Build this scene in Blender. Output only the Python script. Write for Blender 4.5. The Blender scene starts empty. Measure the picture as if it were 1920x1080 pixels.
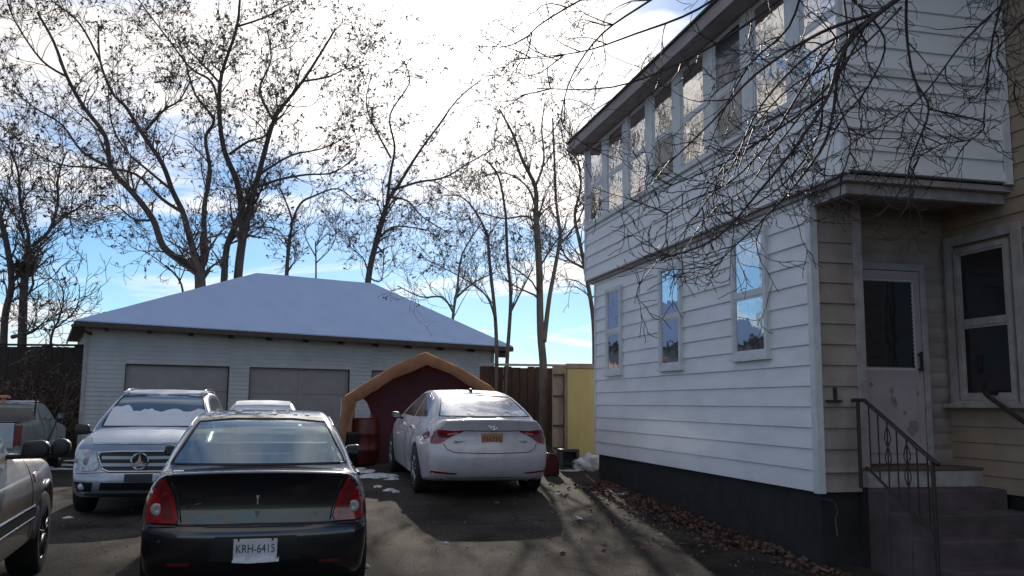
import bpy, bmesh, math, random
import numpy as np
from mathutils import Vector, Matrix, noise
from mathutils.bvhtree import BVHTree
rnd = random.Random(7)
R = math.radians
# ---------------------------------------------------------------- camera, sky, sun, exposure
F = 1670.0; CZ = 1.55
PITCH = math.atan(218 / F); ROLL = R(0.55)
sc = bpy.context.scene; C = sc.collection
cam = bpy.data.cameras.new('camera'); camo = bpy.data.objects.new('camera', cam); C.objects.link(camo)
cam.lens = F / 1920 * 36; cam.sensor_width = 36; cam.clip_start = .05; cam.clip_end = 3000
camo.matrix_world = Matrix.Translation((0, 0, CZ)) @ Matrix.Rotation(math.pi / 2 + PITCH, 4, 'X') @ Matrix.Rotation(ROLL, 4, 'Z')
sc.camera = camo
SUN_EL, SUN_AZ = R(24.5), R(-3.8)          # azimuth measured from +Y towards +X
sd = Vector((math.sin(SUN_AZ) * math.cos(SUN_EL), math.cos(SUN_AZ) * math.cos(SUN_EL), math.sin(SUN_EL)))
sl = bpy.data.lights.new('sun', 'SUN'); sl.energy = 4.6; sl.angle = R(0.6); sl.color = (1, .93, .82)
so = bpy.data.objects.new('sun', sl); C.objects.link(so); so.rotation_euler = (-sd).to_track_quat('-Z', 'Y').to_euler()
so.location = (0, 20, 30)
sc.view_settings.view_transform = 'Standard'; sc.view_settings.look = 'None'
sc.view_settings.exposure = 0.0; sc.view_settings.gamma = 1
w = bpy.data.worlds.new('World'); sc.world = w; w.use_nodes = True
nt = w.node_tree; nt.nodes.clear(); N = nt.nodes.new; LK = nt.links.new
def wn(t, **k):
    n = N(t)
    for a, b in k.items(): setattr(n, a, b)
    return n
def wmath(op, a, b=None, cl=False):
    n = N('ShaderNodeMath'); n.operation = op; n.use_clamp = cl
    for i, v in enumerate((a, b)):
        if v is None: continue
        if isinstance(v, (int, float)): n.inputs[i].default_value = v
        else: LK(v, n.inputs[i])
    return n.outputs[0]
sky = wn('ShaderNodeTexSky', sky_type='NISHITA'); sky.sun_disc = False
sky.sun_elevation = SUN_EL; sky.sun_rotation = SUN_AZ; sky.dust_density = .05; sky.ozone_density = 2.5; sky.air_density = 1.0
tc = N('ShaderNodeTexCoord'); sep = N('ShaderNodeSeparateXYZ'); LK(tc.outputs['Generated'], sep.inputs[0])
zz = wmath('MAXIMUM', sep.outputs[2], 0.0); den = wmath('ADD', zz, .16)
cu = wmath('DIVIDE', sep.outputs[0], den); cv = wmath('DIVIDE', sep.outputs[1], den)
cmb = N('ShaderNodeCombineXYZ'); LK(cu, cmb.inputs[0]); LK(cv, cmb.inputs[1])
mp = N('ShaderNodeMapping'); LK(cmb.outputs[0], mp.inputs[0]); mp.inputs['Location'].default_value = (4.41, 1.33, 1.5); mp.inputs['Scale'].default_value = (.8, 1.25, 1); mp.inputs['Rotation'].default_value = (0, 0, R(8))
n1 = N('ShaderNodeTexNoise'); LK(mp.outputs[0], n1.inputs[0]); n1.inputs['Scale'].default_value = 1.1; n1.inputs['Detail'].default_value = 9; n1.inputs['Roughness'].default_value = .58; n1.inputs['Distortion'].default_value = .35
cr = N('ShaderNodeValToRGB'); LK(n1.outputs[0], cr.inputs[0]); cr.color_ramp.elements[0].position = .472; cr.color_ramp.elements[1].position = .61
dp = N('ShaderNodeVectorMath'); dp.operation = 'DOT_PRODUCT'; LK(tc.outputs['Generated'], dp.inputs[0]); dp.inputs[1].default_value = sd
c0 = wmath('MAXIMUM', dp.outputs['Value'], 0.0)
g1 = wmath('POWER', c0, 55.0); g2 = wmath('POWER', c0, 8.0)
g3 = wmath('POWER', c0, 2.0)
bright = wmath('ADD', wmath('ADD', wmath('ADD', wmath('MULTIPLY', g1, 9.0), wmath('MULTIPLY', g2, 4.0)), wmath('MULTIPLY', g3, 1.0)), 5.6)
fac = wmath('ADD', cr.outputs[0], wmath('MULTIPLY', g1, 1.05), True)
cc = N('ShaderNodeVectorMath'); cc.operation = 'SCALE'; cc.inputs[0].default_value = (1.04, 1.0, .97); LK(bright, cc.inputs['Scale'])
mx = N('ShaderNodeMix'); mx.data_type = 'RGBA'; LK(fac, mx.inputs[0]); st = N('ShaderNodeMix'); st.data_type = 'RGBA'; st.blend_type = 'MULTIPLY'; st.inputs[0].default_value = 1; LK(sky.outputs[0], st.inputs[6]); st.inputs[7].default_value = (.60, .76, .92, 1); LK(st.outputs[2], mx.inputs[6]); LK(cc.outputs[0], mx.inputs[7])
bg = N('ShaderNodeBackground'); bg.inputs[1].default_value = .13; LK(mx.outputs[2], bg.inputs[0])
wo = N('ShaderNodeOutputWorld'); LK(bg.outputs[0], wo.inputs[0])

# ---------------------------------------------------------------- materials
MATS = {}
def mat(name, col, rough=.6, metal=0, col2=None, nscale=6, ndetail=6, bump=0, bscale=40, coat=0, spec=.5, ramp=(.35, .65), stretch=None, seed=0):
    if name in MATS: return MATS[name]
    m = bpy.data.materials.new(name); m.use_nodes = True; t = m.node_tree; b = t.nodes['Principled BSDF']
    b.inputs['Base Color'].default_value = (*col, 1); b.inputs['Roughness'].default_value = rough; b.inputs['Metallic'].default_value = metal
    b.inputs['Coat Weight'].default_value = coat; b.inputs['Coat Roughness'].default_value = .06; b.inputs['Specular IOR Level'].default_value = spec
    co = t.nodes.new('ShaderNodeTexCoord'); mpn = t.nodes.new('ShaderNodeMapping'); t.links.new(co.outputs['Object'], mpn.inputs[0])
    mpn.inputs['Location'].default_value = (seed, seed * .7, 0)
    if stretch: mpn.inputs['Scale'].default_value = stretch
    if col2 is not None:
        n = t.nodes.new('ShaderNodeTexNoise'); n.inputs['Scale'].default_value = nscale; n.inputs['Detail'].default_value = ndetail; n.inputs['Roughness'].default_value = .62
        t.links.new(mpn.outputs[0], n.inputs[0])
        r = t.nodes.new('ShaderNodeValToRGB'); t.links.new(n.outputs[0], r.inputs[0])
        r.color_ramp.elements[0].position = ramp[0]; r.color_ramp.elements[1].position = ramp[1]
        r.color_ramp.elements[0].color = (*col, 1); r.color_ramp.elements[1].color = (*col2, 1)
        t.links.new(r.outputs[0], b.inputs['Base Color'])
    if bump:
        n = t.nodes.new('ShaderNodeTexNoise'); n.inputs['Scale'].default_value = bscale; n.inputs['Detail'].default_value = 5
        t.links.new(mpn.outputs[0], n.inputs[0]); bn = t.nodes.new('ShaderNodeBump'); bn.inputs['Strength'].default_value = bump; bn.inputs['Distance'].default_value = .01
        t.links.new(n.outputs[0], bn.inputs['Height']); t.links.new(bn.outputs[0], b.inputs['Normal'])
    MATS[name] = m; return m
def glass_mat(name, base, gl=.3, tint=None, through=0.0, rough=.03, bump=0):
    """window glass: dark body + mirror; 'through' lets light pass"""
    m = bpy.data.materials.new(name); m.use_nodes = True; t = m.node_tree; b = t.nodes['Principled BSDF']; out = t.nodes['Material Output']
    b.inputs['Base Color'].default_value = (*base, 1); b.inputs['Roughness'].default_value = .35
    g = t.nodes.new('ShaderNodeBsdfGlossy'); g.inputs['Roughness'].default_value = rough; g.inputs[0].default_value = (*(tint or (.85, .92, 1)), 1)
    lw = t.nodes.new('ShaderNodeLayerWeight'); lw.inputs[0].default_value = .35
    mr = t.nodes.new('ShaderNodeMapRange'); t.links.new(lw.outputs[1], mr.inputs[0]); mr.inputs[3].default_value = gl; mr.inputs[4].default_value = min(1, gl + (.45 if gl > .1 else .15))
    body = b.outputs[0]
    if through:
        tr = t.nodes.new('ShaderNodeBsdfTransparent'); tr.inputs[0].default_value = (.72, .82, .8, 1)
        ms = t.nodes.new('ShaderNodeMixShader'); ms.inputs[0].default_value = through; t.links.new(b.outputs[0], ms.inputs[1]); t.links.new(tr.outputs[0], ms.inputs[2]); body = ms.outputs[0]
    m2 = t.nodes.new('ShaderNodeMixShader'); t.links.new(mr.outputs[0], m2.inputs[0]); t.links.new(body, m2.inputs[1]); t.links.new(g.outputs[0], m2.inputs[2]); t.links.new(m2.outputs[0], out.inputs[0])
    if bump:
        co = t.nodes.new('ShaderNodeTexCoord'); n = t.nodes.new('ShaderNodeTexNoise'); n.inputs['Scale'].default_value = 3.5; t.links.new(co.outputs['Object'], n.inputs[0])
        bn = t.nodes.new('ShaderNodeBump'); bn.inputs['Strength'].default_value = bump; bn.inputs['Distance'].default_value = .02; t.links.new(n.outputs[0], bn.inputs['Height']); t.links.new(bn.outputs[0], g.inputs['Normal'])
    MATS[name] = m; return m
M = MATS
mat('white_siding', (.82, .82, .84), .38, col2=(.64, .635, .64), nscale=2.6, ndetail=9, bump=.12, bscale=30, spec=.5, ramp=(.42, .85), stretch=(.5, .5, 1.6))
mat('shaded_siding', (.40, .325, .28), .55, col2=(.20, .155, .13), nscale=2.2, bump=.15, bscale=50, ramp=(.38, .8))  # porch shade and reddish flare put into the entry siding colour
mat('tan_siding', (.40, .31, .23), .6, col2=(.27, .20, .15), nscale=2.5, bump=.15, bscale=50, ramp=(.3, .8))
mat('white_trim', (.72, .73, .75), .45, col2=(.58, .58, .59), nscale=5, bump=.1)
mat('old_trim', (.46, .41, .40), .5, col2=(.30, .26, .24), nscale=5, bump=.1)
mat('reddish_trim', (.34, .28, .27), .5, col2=(.22, .17, .16), nscale=3, bump=.2, stretch=(1, .3, 1))  # fascia's reddish grey is lens-flare tint set as colour, not rust
mat('soffit', (.42, .37, .36), .7, col2=(.30, .25, .24), nscale=3)
mat('foundation', (.016, .014, .014), .85, col2=(.028, .026, .025), nscale=4, bump=.5, bscale=25)
mat('concrete', (.12, .09, .092), .85, col2=(.07, .052, .052), nscale=4, bump=.4, bscale=60)  # reddish flare over the steps put into the concrete colour
mat('dark_wood', (.09, .055, .045), .7, col2=(.15, .10, .08), nscale=5, stretch=(1, 8, 8))
mat('iron', (.02, .018, .018), .55, col2=(.05, .03, .025), nscale=30)
mat('door_paint', (.40, .31, .31), .5, col2=(.47, .38, .38), nscale=3)  # door colour warmed to carry the lens-flare red
mat('peeled', (.20, .17, .17), .8, col2=(.3, .27, .27), nscale=20)
mat('shingles', (.09, .08, .08), .9, col2=(.14, .13, .12), nscale=30, bump=.5)
mat('door_dark', (.035, .018, .018), .3)
mat('room_dark', (.012, .011, .011), .8)
mat('lace', (.55, .5, .48), .8)
mat('snow', (.78, .80, .84), .75, col2=(.70, .73, .78), nscale=5, bump=.35, bscale=14)
mat('roof_snow', (.46, .58, .80), .8, col2=(.41, .52, .72), nscale=2, ndetail=9, bump=.12, bscale=12, ramp=(.3, .75), stretch=(1, .5, 1))  # blue of the shaded slope painted into the snow colour
mat('dirty_snow', (.72, .72, .73), .8, col2=(.35, .33, .31), nscale=14, bump=.6, bscale=20, ramp=(.45, .7))
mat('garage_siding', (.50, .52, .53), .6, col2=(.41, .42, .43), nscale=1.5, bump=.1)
mat('garage_door', (.31, .285, .29), .55, col2=(.26, .235, .24), nscale=2)
mat('brown_paint', (.05, .035, .03), .7, col2=(.08, .06, .05), nscale=8)
mat('tarp', (.52, .29, .17), .6, col2=(.40, .20, .11), nscale=3, bump=.9, bscale=6)
mat('flare_red_tarp', (.085, .008, .014), .7, col2=(.045, .005, .010), nscale=2, bump=.4, bscale=5)  # red lens flare and dark canopy interior put into the curtain colour
mat('galv', (.45, .44, .42), .4, metal=.8)
mat('fence_wood', (.10, .055, .04), .85, col2=(.05, .03, .025), nscale=4, stretch=(6, 6, .8), bump=.3)
mat('hedge_wood', (.045, .03, .025), .9, col2=(.025, .018, .015), nscale=4, stretch=(5, 5, 1))
mat('vine', (.10, .07, .055), .9, col2=(.16, .12, .09), nscale=9)
mat('yellow_steel', (.60, .47, .19), .55, col2=(.48, .38, .15), nscale=2.5, bump=.12, ramp=(.35, .75), stretch=(3, 3, .6))
mat('beige_steel', (.36, .29, .22), .6, col2=(.26, .19, .14), nscale=3, stretch=(3, 3, .8))
mat('rust', (.10, .05, .035), .8, col2=(.05, .03, .025), nscale=8)
mat('red_plastic', (.11, .012, .012), .45, col2=(.06, .008, .008), nscale=5)
mat('black_plastic', (.02, .02, .02), .45, col2=(.035, .033, .032), nscale=10)
mat('crate_grey', (.06, .055, .055), .6, col2=(.09, .08, .08), nscale=9)
mat('bark', (.055, .045, .04), .9, col2=(.11, .09, .08), nscale=10, bump=.6, bscale=18, stretch=(1, 1, .35))
mat('bark_grey', (.10, .085, .07), .9, col2=(.18, .155, .13), nscale=10, bump=.6, bscale=18, stretch=(1, 1, .35))
mat('twig', (.085, .062, .052), .7, col2=(.12, .085, .07), nscale=12)
mat('near_bark', (.028, .020, .020), .55, spec=.3, col2=(.07, .05, .045), nscale=25, bump=.4, bscale=60)
mat('seed', (.14, .085, .06), .8, col2=(.09, .055, .045), nscale=2)
mat('grit', (.13, .12, .105), .85, col2=(.45, .43, .40), nscale=3, ramp=(.55, .72))
mat('leaf', (.09, .04, .028), .8, col2=(.19, .11, .075), nscale=1.5)
mat('rubber', (.015, .015, .016), .75, bump=.2, bscale=30)
mat('alloy', (.35, .35, .36), .35, metal=.9)
mat('dark_alloy', (.12, .12, .12), .4, metal=.8)
mat('chrome', (.7, .7, .72), .12, metal=1)
mat('black_paint', (.010, .010, .013), .22, coat=1, spec=.6, bump=.03, bscale=3)
mat('white_paint', (.62, .585, .61), .38, coat=.55, col2=(.42, .39, .40), nscale=3.5, ndetail=9, ramp=(.42, .8), bump=.02, bscale=20)
mat('silver_paint', (.42, .47, .54), .32, metal=.45, coat=.8, col2=(.34, .37, .42), nscale=4)
mat('pewter_paint', (.26, .22, .20), .36, metal=.4, coat=.6, col2=(.19, .16, .145), nscale=5)
mat('green_paint', (.15, .18, .155), .4, metal=.2, coat=.5, col2=(.24, .26, .22), nscale=3)
mat('red_lens', (.30, .006, .010), .12, coat=1)
mat('red_lens_dark', (.16, .012, .015), .15, coat=1)
mat('clear_lens', (.34, .32, .32), .12, coat=1)
mat('headlight', (.32, .35, .40), .12, coat=1, col2=(.6, .63, .68), nscale=12, ramp=(.45, .6))
mat('amber', (.55, .10, .02), .25, coat=1)
mat('grille', (.012, .012, .013), .4)
mat('seat_cloth', (.10, .10, .095), .9)
mat('plate_white', (.62, .62, .66), .4, col2=(.5, .5, .54), nscale=9)
mat('plate_orange', (.42, .22, .09), .45, col2=(.33, .17, .08), nscale=12)
mat('plate_ink', (.03, .03, .05), .6)
glass_mat('house_glass', (.03, .03, .033), .40, bump=.25)
glass_mat('porch_glass', (.10, .09, .085), .50, tint=(1, .96, .92), bump=.22)
glass_mat('dim_glass', (.010, .006, .007), .03, bump=.2)
glass_mat('car_glass', (.26, .30, .28), .14, tint=(.85, .92, .88), through=.66)  # pale body colour stands in for sky shining through the cabin
glass_mat('dark_glass', (.012, .014, .015), .14, rough=.04)
glass_mat('frost_glass', (.13, .14, .145), .38, tint=(.95, .97, 1), rough=.10, bump=.5)

def add_wave(mn, axis, scale, strength):
    t = M[mn].node_tree; b = t.nodes['Principled BSDF']; co = t.nodes.new('ShaderNodeTexCoord'); wv = t.nodes.new('ShaderNodeTexWave'); wv.bands_direction = axis; wv.inputs['Scale'].default_value = scale; wv.inputs['Distortion'].default_value = .6; wv.inputs['Detail'].default_value = 3
    t.links.new(co.outputs['Object'], wv.inputs[0]); bn = t.nodes.new('ShaderNodeBump'); bn.inputs['Strength'].default_value = strength; bn.inputs['Distance'].default_value = .02
    t.links.new(wv.outputs['Fac'], bn.inputs['Height']); old = b.inputs['Normal'].links
    if old: t.links.new(old[0].from_socket, bn.inputs['Normal'])
    t.links.new(bn.outputs[0], b.inputs['Normal'])
add_wave('roof_snow', 'Z', 4.2, .10)
def make_translucent(mn, f):
    t = M[mn].node_tree; b = t.nodes['Principled BSDF']; out = t.nodes['Material Output']; tr = t.nodes.new('ShaderNodeBsdfTranslucent'); ms = t.nodes.new('ShaderNodeMixShader'); ms.inputs[0].default_value = f
    if b.inputs['Base Color'].links: t.links.new(b.inputs['Base Color'].links[0].from_socket, tr.inputs[0])
    t.links.new(b.outputs[0], ms.inputs[1]); t.links.new(tr.outputs[0], ms.inputs[2]); t.links.new(ms.outputs[0], out.inputs[0])
make_translucent('tarp', .42)
# ---------------------------------------------------------------- helpers
def put(me, name, parent=None, loc=None, rot=None, label=None, cat=None, group=None, kind=None, smooth=False):
    o = bpy.data.objects.new(name, me); C.objects.link(o)
    if parent: o.parent = parent
    if loc is not None: o.location = loc
    if rot is not None: o.rotation_euler = rot
    if smooth and me is not None:
        me.polygons.foreach_set('use_smooth', [True] * len(me.polygons))
    tag(o, label, cat, group, kind); return o
def tag(o, label=None, cat=None, group=None, kind=None):
    if label: o['label'] = label
    if cat: o['category'] = cat
    if group: o['group'] = group
    if kind: o['kind'] = kind
    return o
def thing(name, loc, rz, label, cat, group=None, rx=0):
    return put(None, name, None, loc, (rx, 0, rz), label, cat, group)
class MB:
    def __init__(s): s.v = []; s.f = []
    def box(s, x0, x1, y0, y1, z0, z1):
        b = len(s.v); s.v += [(x, y, z) for x in (x0, x1) for y in (y0, y1) for z in (z0, z1)]
        s.f += [tuple(b + i for i in q) for q in ((0, 1, 3, 2), (4, 6, 7, 5), (0, 4, 5, 1), (2, 3, 7, 6), (0, 2, 6, 4), (1, 5, 7, 3))]; return s
    def poly(s, pts): b = len(s.v); s.v += [tuple(p) for p in pts]; s.f.append(tuple(range(b, b + len(pts)))); return s
    def prism(s, prof, axis, a0, a1):
        """closed 2D profile extruded along axis"""
        b = len(s.v); n = len(prof)
        for a in (a0, a1):
            for p, q in prof: s.v.append({'x': (a, p, q), 'y': (p, a, q), 'z': (p, q, a)}[axis])
        for i in range(n): j = (i + 1) % n; s.f.append((b + i, b + j, b + n + j, b + n + i))
        s.f.append(tuple(range(b, b + n))); s.f.append(tuple(range(b + 2 * n - 1, b + n - 1, -1))); return s
    def tube(s, pts, rad, n=6, cap=True):
        pts = [Vector(p) for p in pts]; m = len(pts)
        if not hasattr(rad, '__len__'): rad = [rad] * m
        b = len(s.v); up = None
        for i, p in enumerate(pts):
            t = (pts[min(i + 1, m - 1)] - pts[max(i - 1, 0)])
            if t.length < 1e-9: t = Vector((0, 0, 1))
            t.normalize()
            if up is None: up = t.orthogonal().normalized()
            up = (up - t * up.dot(t))
            if up.length < 1e-6: up = t.orthogonal()
            up.normalize(); q = t.cross(up)
            for k in range(n):
                a = 2 * math.pi * k / n; s.v.append(tuple(p + (up * math.cos(a) + q * math.sin(a)) * rad[i]))
        for i in range(m - 1):
            for k in range(n):
                k2 = (k + 1) % n; s.f.append((b + i * n + k, b + i * n + k2, b + (i + 1) * n + k2, b + (i + 1) * n + k))
        if cap: s.f.append(tuple(b + k for k in range(n))[::-1]); s.f.append(tuple(b + (m - 1) * n + k for k in range(n)))
        return s
    def lathe(s, prof, axis='x', n=28, c=(0, 0, 0)):
        """profile (a, r) revolved round axis through c"""
        b = len(s.v); m = len(prof)
        for a, r in prof:
            for k in range(n):
                t = 2 * math.pi * k / n; u, v = r * math.cos(t), r * math.sin(t)
                p = {'x': (a, u, v), 'y': (u, a, v), 'z': (u, v, a)}[axis]; s.v.append((p[0] + c[0], p[1] + c[1], p[2] + c[2]))
        for i in range(m - 1):
            for k in range(n):
                k2 = (k + 1) % n; s.f.append((b + i * n + k, b + i * n + k2, b + (i + 1) * n + k2, b + (i + 1) * n + k))
        return s
    def mesh(s, name, m):
        me = bpy.data.meshes.new(name); me.from_pydata(s.v, [], s.f); me.materials.append(M[m]); me.validate(); return me
    def build(s, name, m, parent=None, bevel=0, smooth=False, **k):
        me = s.mesh(name, m)
        bm = bmesh.new(); bm.from_mesh(me)
        bmesh.ops.recalc_face_normals(bm, faces=bm.faces)
        if bevel: bmesh.ops.bevel(bm, geom=bm.edges, offset=bevel, segments=2, affect='EDGES', profile=.5, clamp_overlap=True)
        bm.to_mesh(me); bm.free()
        return put(me, name, parent, smooth=smooth, **k)
def P(px, py, Y):
    """a sight line of the photograph followed out to the distance Y where the thing stands"""
    cp, sp, cr_, sr = math.cos(PITCH), math.sin(PITCH), math.cos(ROLL), math.sin(ROLL)
    r = Vector((1, 0, 0)); u = Vector((0, -sp, cp)); f = Vector((0, cp, sp))
    d = (r * cr_ - u * sr) * ((px - 960) / F) + (u * cr_ + r * sr) * ((540 - py) / F) + f
    return Vector((0, 0, CZ)) + d * (Y / d.y)
def sstep(a, b, x): t = min(1, max(0, (x - a) / (b - a))); return t * t * (3 - 2 * t)
def ground_z(x, y):
    s = .003 + .044 * sstep(-6.5, -1, x)
    return s * max(0, min(y, 21) - 7.3)

# ---------------------------------------------------------------- ground
def build_ground():
    xs = sorted(set([-600, -300, -120, -60, -35] + [round(-25 + i * .5, 2) for i in range(91)] + [28, 40, 80, 200, 600]))
    ys = sorted(set([-200, -60, -20, -8] + [round(-4 + i * .5, 2) for i in range(77)] + [45, 60, 120, 300, 900]))
    v = []; f = []
    for y in ys:
        for x in xs:
            z = ground_z(x, y) + (.018 * noise.noise((x * .6, y * .6, 0)) + .006 * noise.noise((x * 2, y * 2, 3)) if abs(x) < 30 and -5 < y < 35 else 0)
            v.append((x, y, z))
    nx = len(xs)
    for j in range(len(ys) - 1):
        for i in range(nx - 1): a = j * nx + i; f.append((a, a + 1, a + nx + 1, a + nx))
    me = bpy.data.meshes.new('ground'); me.from_pydata(v, [], f)
    m = bpy.data.materials.new('asphalt'); m.use_nodes = True; t = m.node_tree; b = t.nodes['Principled BSDF']; L = t.links.new
    co = t.nodes.new('ShaderNodeTexCoord')
    def nz(s, d, r=.6): n = t.nodes.new('ShaderNodeTexNoise'); n.inputs['Scale'].default_value = s; n.inputs['Detail'].default_value = d; n.inputs['Roughness'].default_value = r; L(co.outputs['Object'], n.inputs[0]); return n
    def rp(src, p0, p1, c0, c1):
        r = t.nodes.new('ShaderNodeValToRGB'); L(src, r.inputs[0]); r.color_ramp.elements[0].position = p0; r.color_ramp.elements[1].position = p1
        r.color_ramp.elements[0].color = (*c0, 1); r.color_ramp.elements[1].color = (*c1, 1); return r
    big = rp(nz(.7, 8).outputs[0], .35, .7, (.026, .0215, .018), (.100, .083, .066))
    fine = rp(nz(85, 3).outputs[0], .45, .72, (.45, .45, .45), (2.4, 2.25, 2.1))
    mm = t.nodes.new('ShaderNodeMix'); mm.data_type = 'RGBA'; mm.blend_type = 'MULTIPLY'; mm.inputs[0].default_value = 1; L(big.outputs[0], mm.inputs[6]); L(fine.outputs[0], mm.inputs[7])
    vor = t.nodes.new('ShaderNodeTexVoronoi'); vor.inputs['Scale'].default_value = 16; L(co.outputs['Object'], vor.inputs[0])
    spk = rp(vor.outputs[0], .05, .11, (1, 1, 1), (0, 0, 0))
    gate = rp(nz(3, 3).outputs[0], .5, .62, (0, 0, 0), (1, 1, 1))
    ml = t.nodes.new('ShaderNodeMath'); ml.operation = 'MULTIPLY'; L(spk.outputs[0], ml.inputs[0]); L(gate.outputs[0], ml.inputs[1])
    m2 = t.nodes.new('ShaderNodeMix'); m2.data_type = 'RGBA'; L(ml.outputs[0], m2.inputs[0]); L(mm.outputs[2], m2.inputs[6]); m2.inputs[7].default_value = (.5, .48, .44, 1)
    vc = t.nodes.new('ShaderNodeTexVoronoi'); vc.feature = 'DISTANCE_TO_EDGE'; vc.inputs['Scale'].default_value = .55
    wp = t.nodes.new('ShaderNodeMix'); wp.data_type = 'RGBA'; wp.blend_type = 'ADD'; wp.inputs[0].default_value = .55; L(co.outputs['Object'], wp.inputs[6]); L(nz(1.7, 7, .7).outputs[1], wp.inputs[7]); L(wp.outputs[2], vc.inputs[0])
    ck = rp(vc.outputs[0], .0, .012, (.25, .25, .25), (1, 1, 1)); cg = rp(nz(.35, 2).outputs[0], .48, .56, (1, 1, 1), (0, 0, 0))
    cm = t.nodes.new('ShaderNodeMix'); cm.data_type = 'RGBA'; L(cg.outputs[0], cm.inputs[0]); L(ck.outputs[0], cm.inputs[6]); cm.inputs[7].default_value = (1, 1, 1, 1)
    oil = rp(nz(.9, 4, .5).outputs[0], .33, .42, (.45, .44, .43), (1, 1, 1)); m3 = t.nodes.new('ShaderNodeMix'); m3.data_type = 'RGBA'; m3.blend_type = 'MULTIPLY'; m3.inputs[0].default_value = 1; L(cm.outputs[2], m3.inputs[6]); L(oil.outputs[0], m3.inputs[7])
    m4 = t.nodes.new('ShaderNodeMix'); m4.data_type = 'RGBA'; m4.blend_type = 'MULTIPLY'; m4.inputs[0].default_value = 1; L(m2.outputs[2], m4.inputs[6]); L(m3.outputs[2], m4.inputs[7]); m2 = m4
    L(m2.outputs[2], b.inputs['Base Color']); b.inputs['Roughness'].default_value = .95; b.inputs['Specular IOR Level'].default_value = .2
    bn = t.nodes.new('ShaderNodeBump'); bn.inputs['Strength'].default_value = .9; bn.inputs['Distance'].default_value = .012; L(nz(45, 6, .7).outputs[0], bn.inputs['Height'])
    L(bn.outputs[0], b.inputs['Normal']); me.materials.append(m)
    put(me, 'ground', smooth=True, kind='structure')
build_ground()

# ---------------------------------------------------------------- siding
def siding(name, axis, a0, a1, out0, sign, z0, z1, pitch, m, parent, proud=.024, log=False, holes=(), thick=.06, seed=1):
    """clapboards along axis ('x' or 'y'); the boards face sign*other axis; out0 = plane of the wall. holes=(a0,a1,z0,z1)"""
    r = random.Random(seed); mb = MB()
    prof = []; z = z0
    while z < z1 - 1e-4:
        t = min(z + pitch, z1)
        if log:
            for k in range(6):
                q = k / 5; prof.append((proud * math.sin(math.pi * (q * .94 + .03)) ** .6, z + (t - z) * q))
        else:
            prof += [(proud * .3, z + .0005), (proud, z + .006), (.002, t)]
        z = t
    cuts = sorted(set([a0, a1] + [h[i] for h in holes for i in (0, 1)] + [a0 + (a1 - a0) * k / max(1, int((a1 - a0) / .5)) for k in range(1, int((a1 - a0) / .5))]))
    cuts = [c for c in cuts if a0 <= c <= a1]
    jit = {c: [r.uniform(-.0018, .0018) for _ in prof] for c in cuts}
    n = len(prof)
    for c0, c1 in zip(cuts, cuts[1:]):
        b = len(mb.v)
        for c in (c0, c1):
            for i, (o, z) in enumerate(prof):
                q = out0 + sign * (o + jit[c][i]); mb.v.append((c, q, z) if axis == 'x' else (q, c, z))
        for i in range(n - 1):
            mb.f.append((b + i, b + i + 1, b + n + i + 1, b + n + i))
    i0 = out0 - sign * thick; lo, hi = sorted((i0, out0 - sign * .001))
    if axis == 'x': mb.box(a0, a1, lo, hi, z0, z1)
    else: mb.box(lo, hi, a0, a1, z0, z1)
    return mb.build(name, m, parent)
def window(parent, axis, plane, sign, a0, a1, z0, z1, fr=.055, proud=.05, mid=None, glass='house_glass', trim='white_trim', sill=True, label=None, gap=None, glass2=None):
    """sash window lying on a wall: frame mesh > pane(s)"""
    def bx(mb, p0, p1, q0, q1, o0, o1):
        lo, hi = sorted((plane + sign * o0, plane + sign * o1))
        if axis == 'x': mb.box(p0, p1, lo, hi, q0, q1)
        else: mb.box(lo, hi, p0, p1, q0, q1)
    mb = MB()
    bx(mb, a0, a0 + fr, z0, z1, -.02, proud); bx(mb, a1 - fr, a1, z0, z1, -.02, proud)
    bx(mb, a0 + fr, a1 - fr, z1 - fr, z1, -.02, proud); bx(mb, a0 + fr, a1 - fr, z0, z0 + fr, -.02, proud)
    if sill: bx(mb, a0 - .02, a1 + .02, z0 - .035, z0 - .002, -.02, proud + .02)
    s = .025
    if mid: bx(mb, a0 + fr, a1 - fr, mid - .022, mid + .022, .0, proud * .8)
    for (q0, q1, off) in ([(z0 + fr, mid - .022, 0), (mid + .022, z1 - fr, .008)] if mid else [(z0 + fr, z1 - fr, 0)]):
        bx(mb, a0 + fr, a0 + fr + s, q0, q1, .0, proud * .65 + off); bx(mb, a1 - fr - s, a1 - fr, q0, q1, .0, proud * .65 + off)
        bx(mb, a0 + fr + s, a1 - fr - s, q1 - s, q1, .0, proud * .65 + off); bx(mb, a0 + fr + s, a1 - fr - s, q0, q0 + s, .0, proud * .65 + off)
    w_ = mb.build('window', trim, parent, label=label)
    for i, (q0, q1) in enumerate([(z0 + fr + s, mid - .022 - s), (mid + .022 + s, z1 - fr - s)] if mid else [(z0 + fr + s, z1 - fr - s)]):
        pm = MB(); bx(pm, a0 + fr + s, a1 - fr - s, q0, q1, .022, .026)
        pm.build('pane', (glass2 if (glass2 and i == 0) else glass), w_)
    return w_

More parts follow.
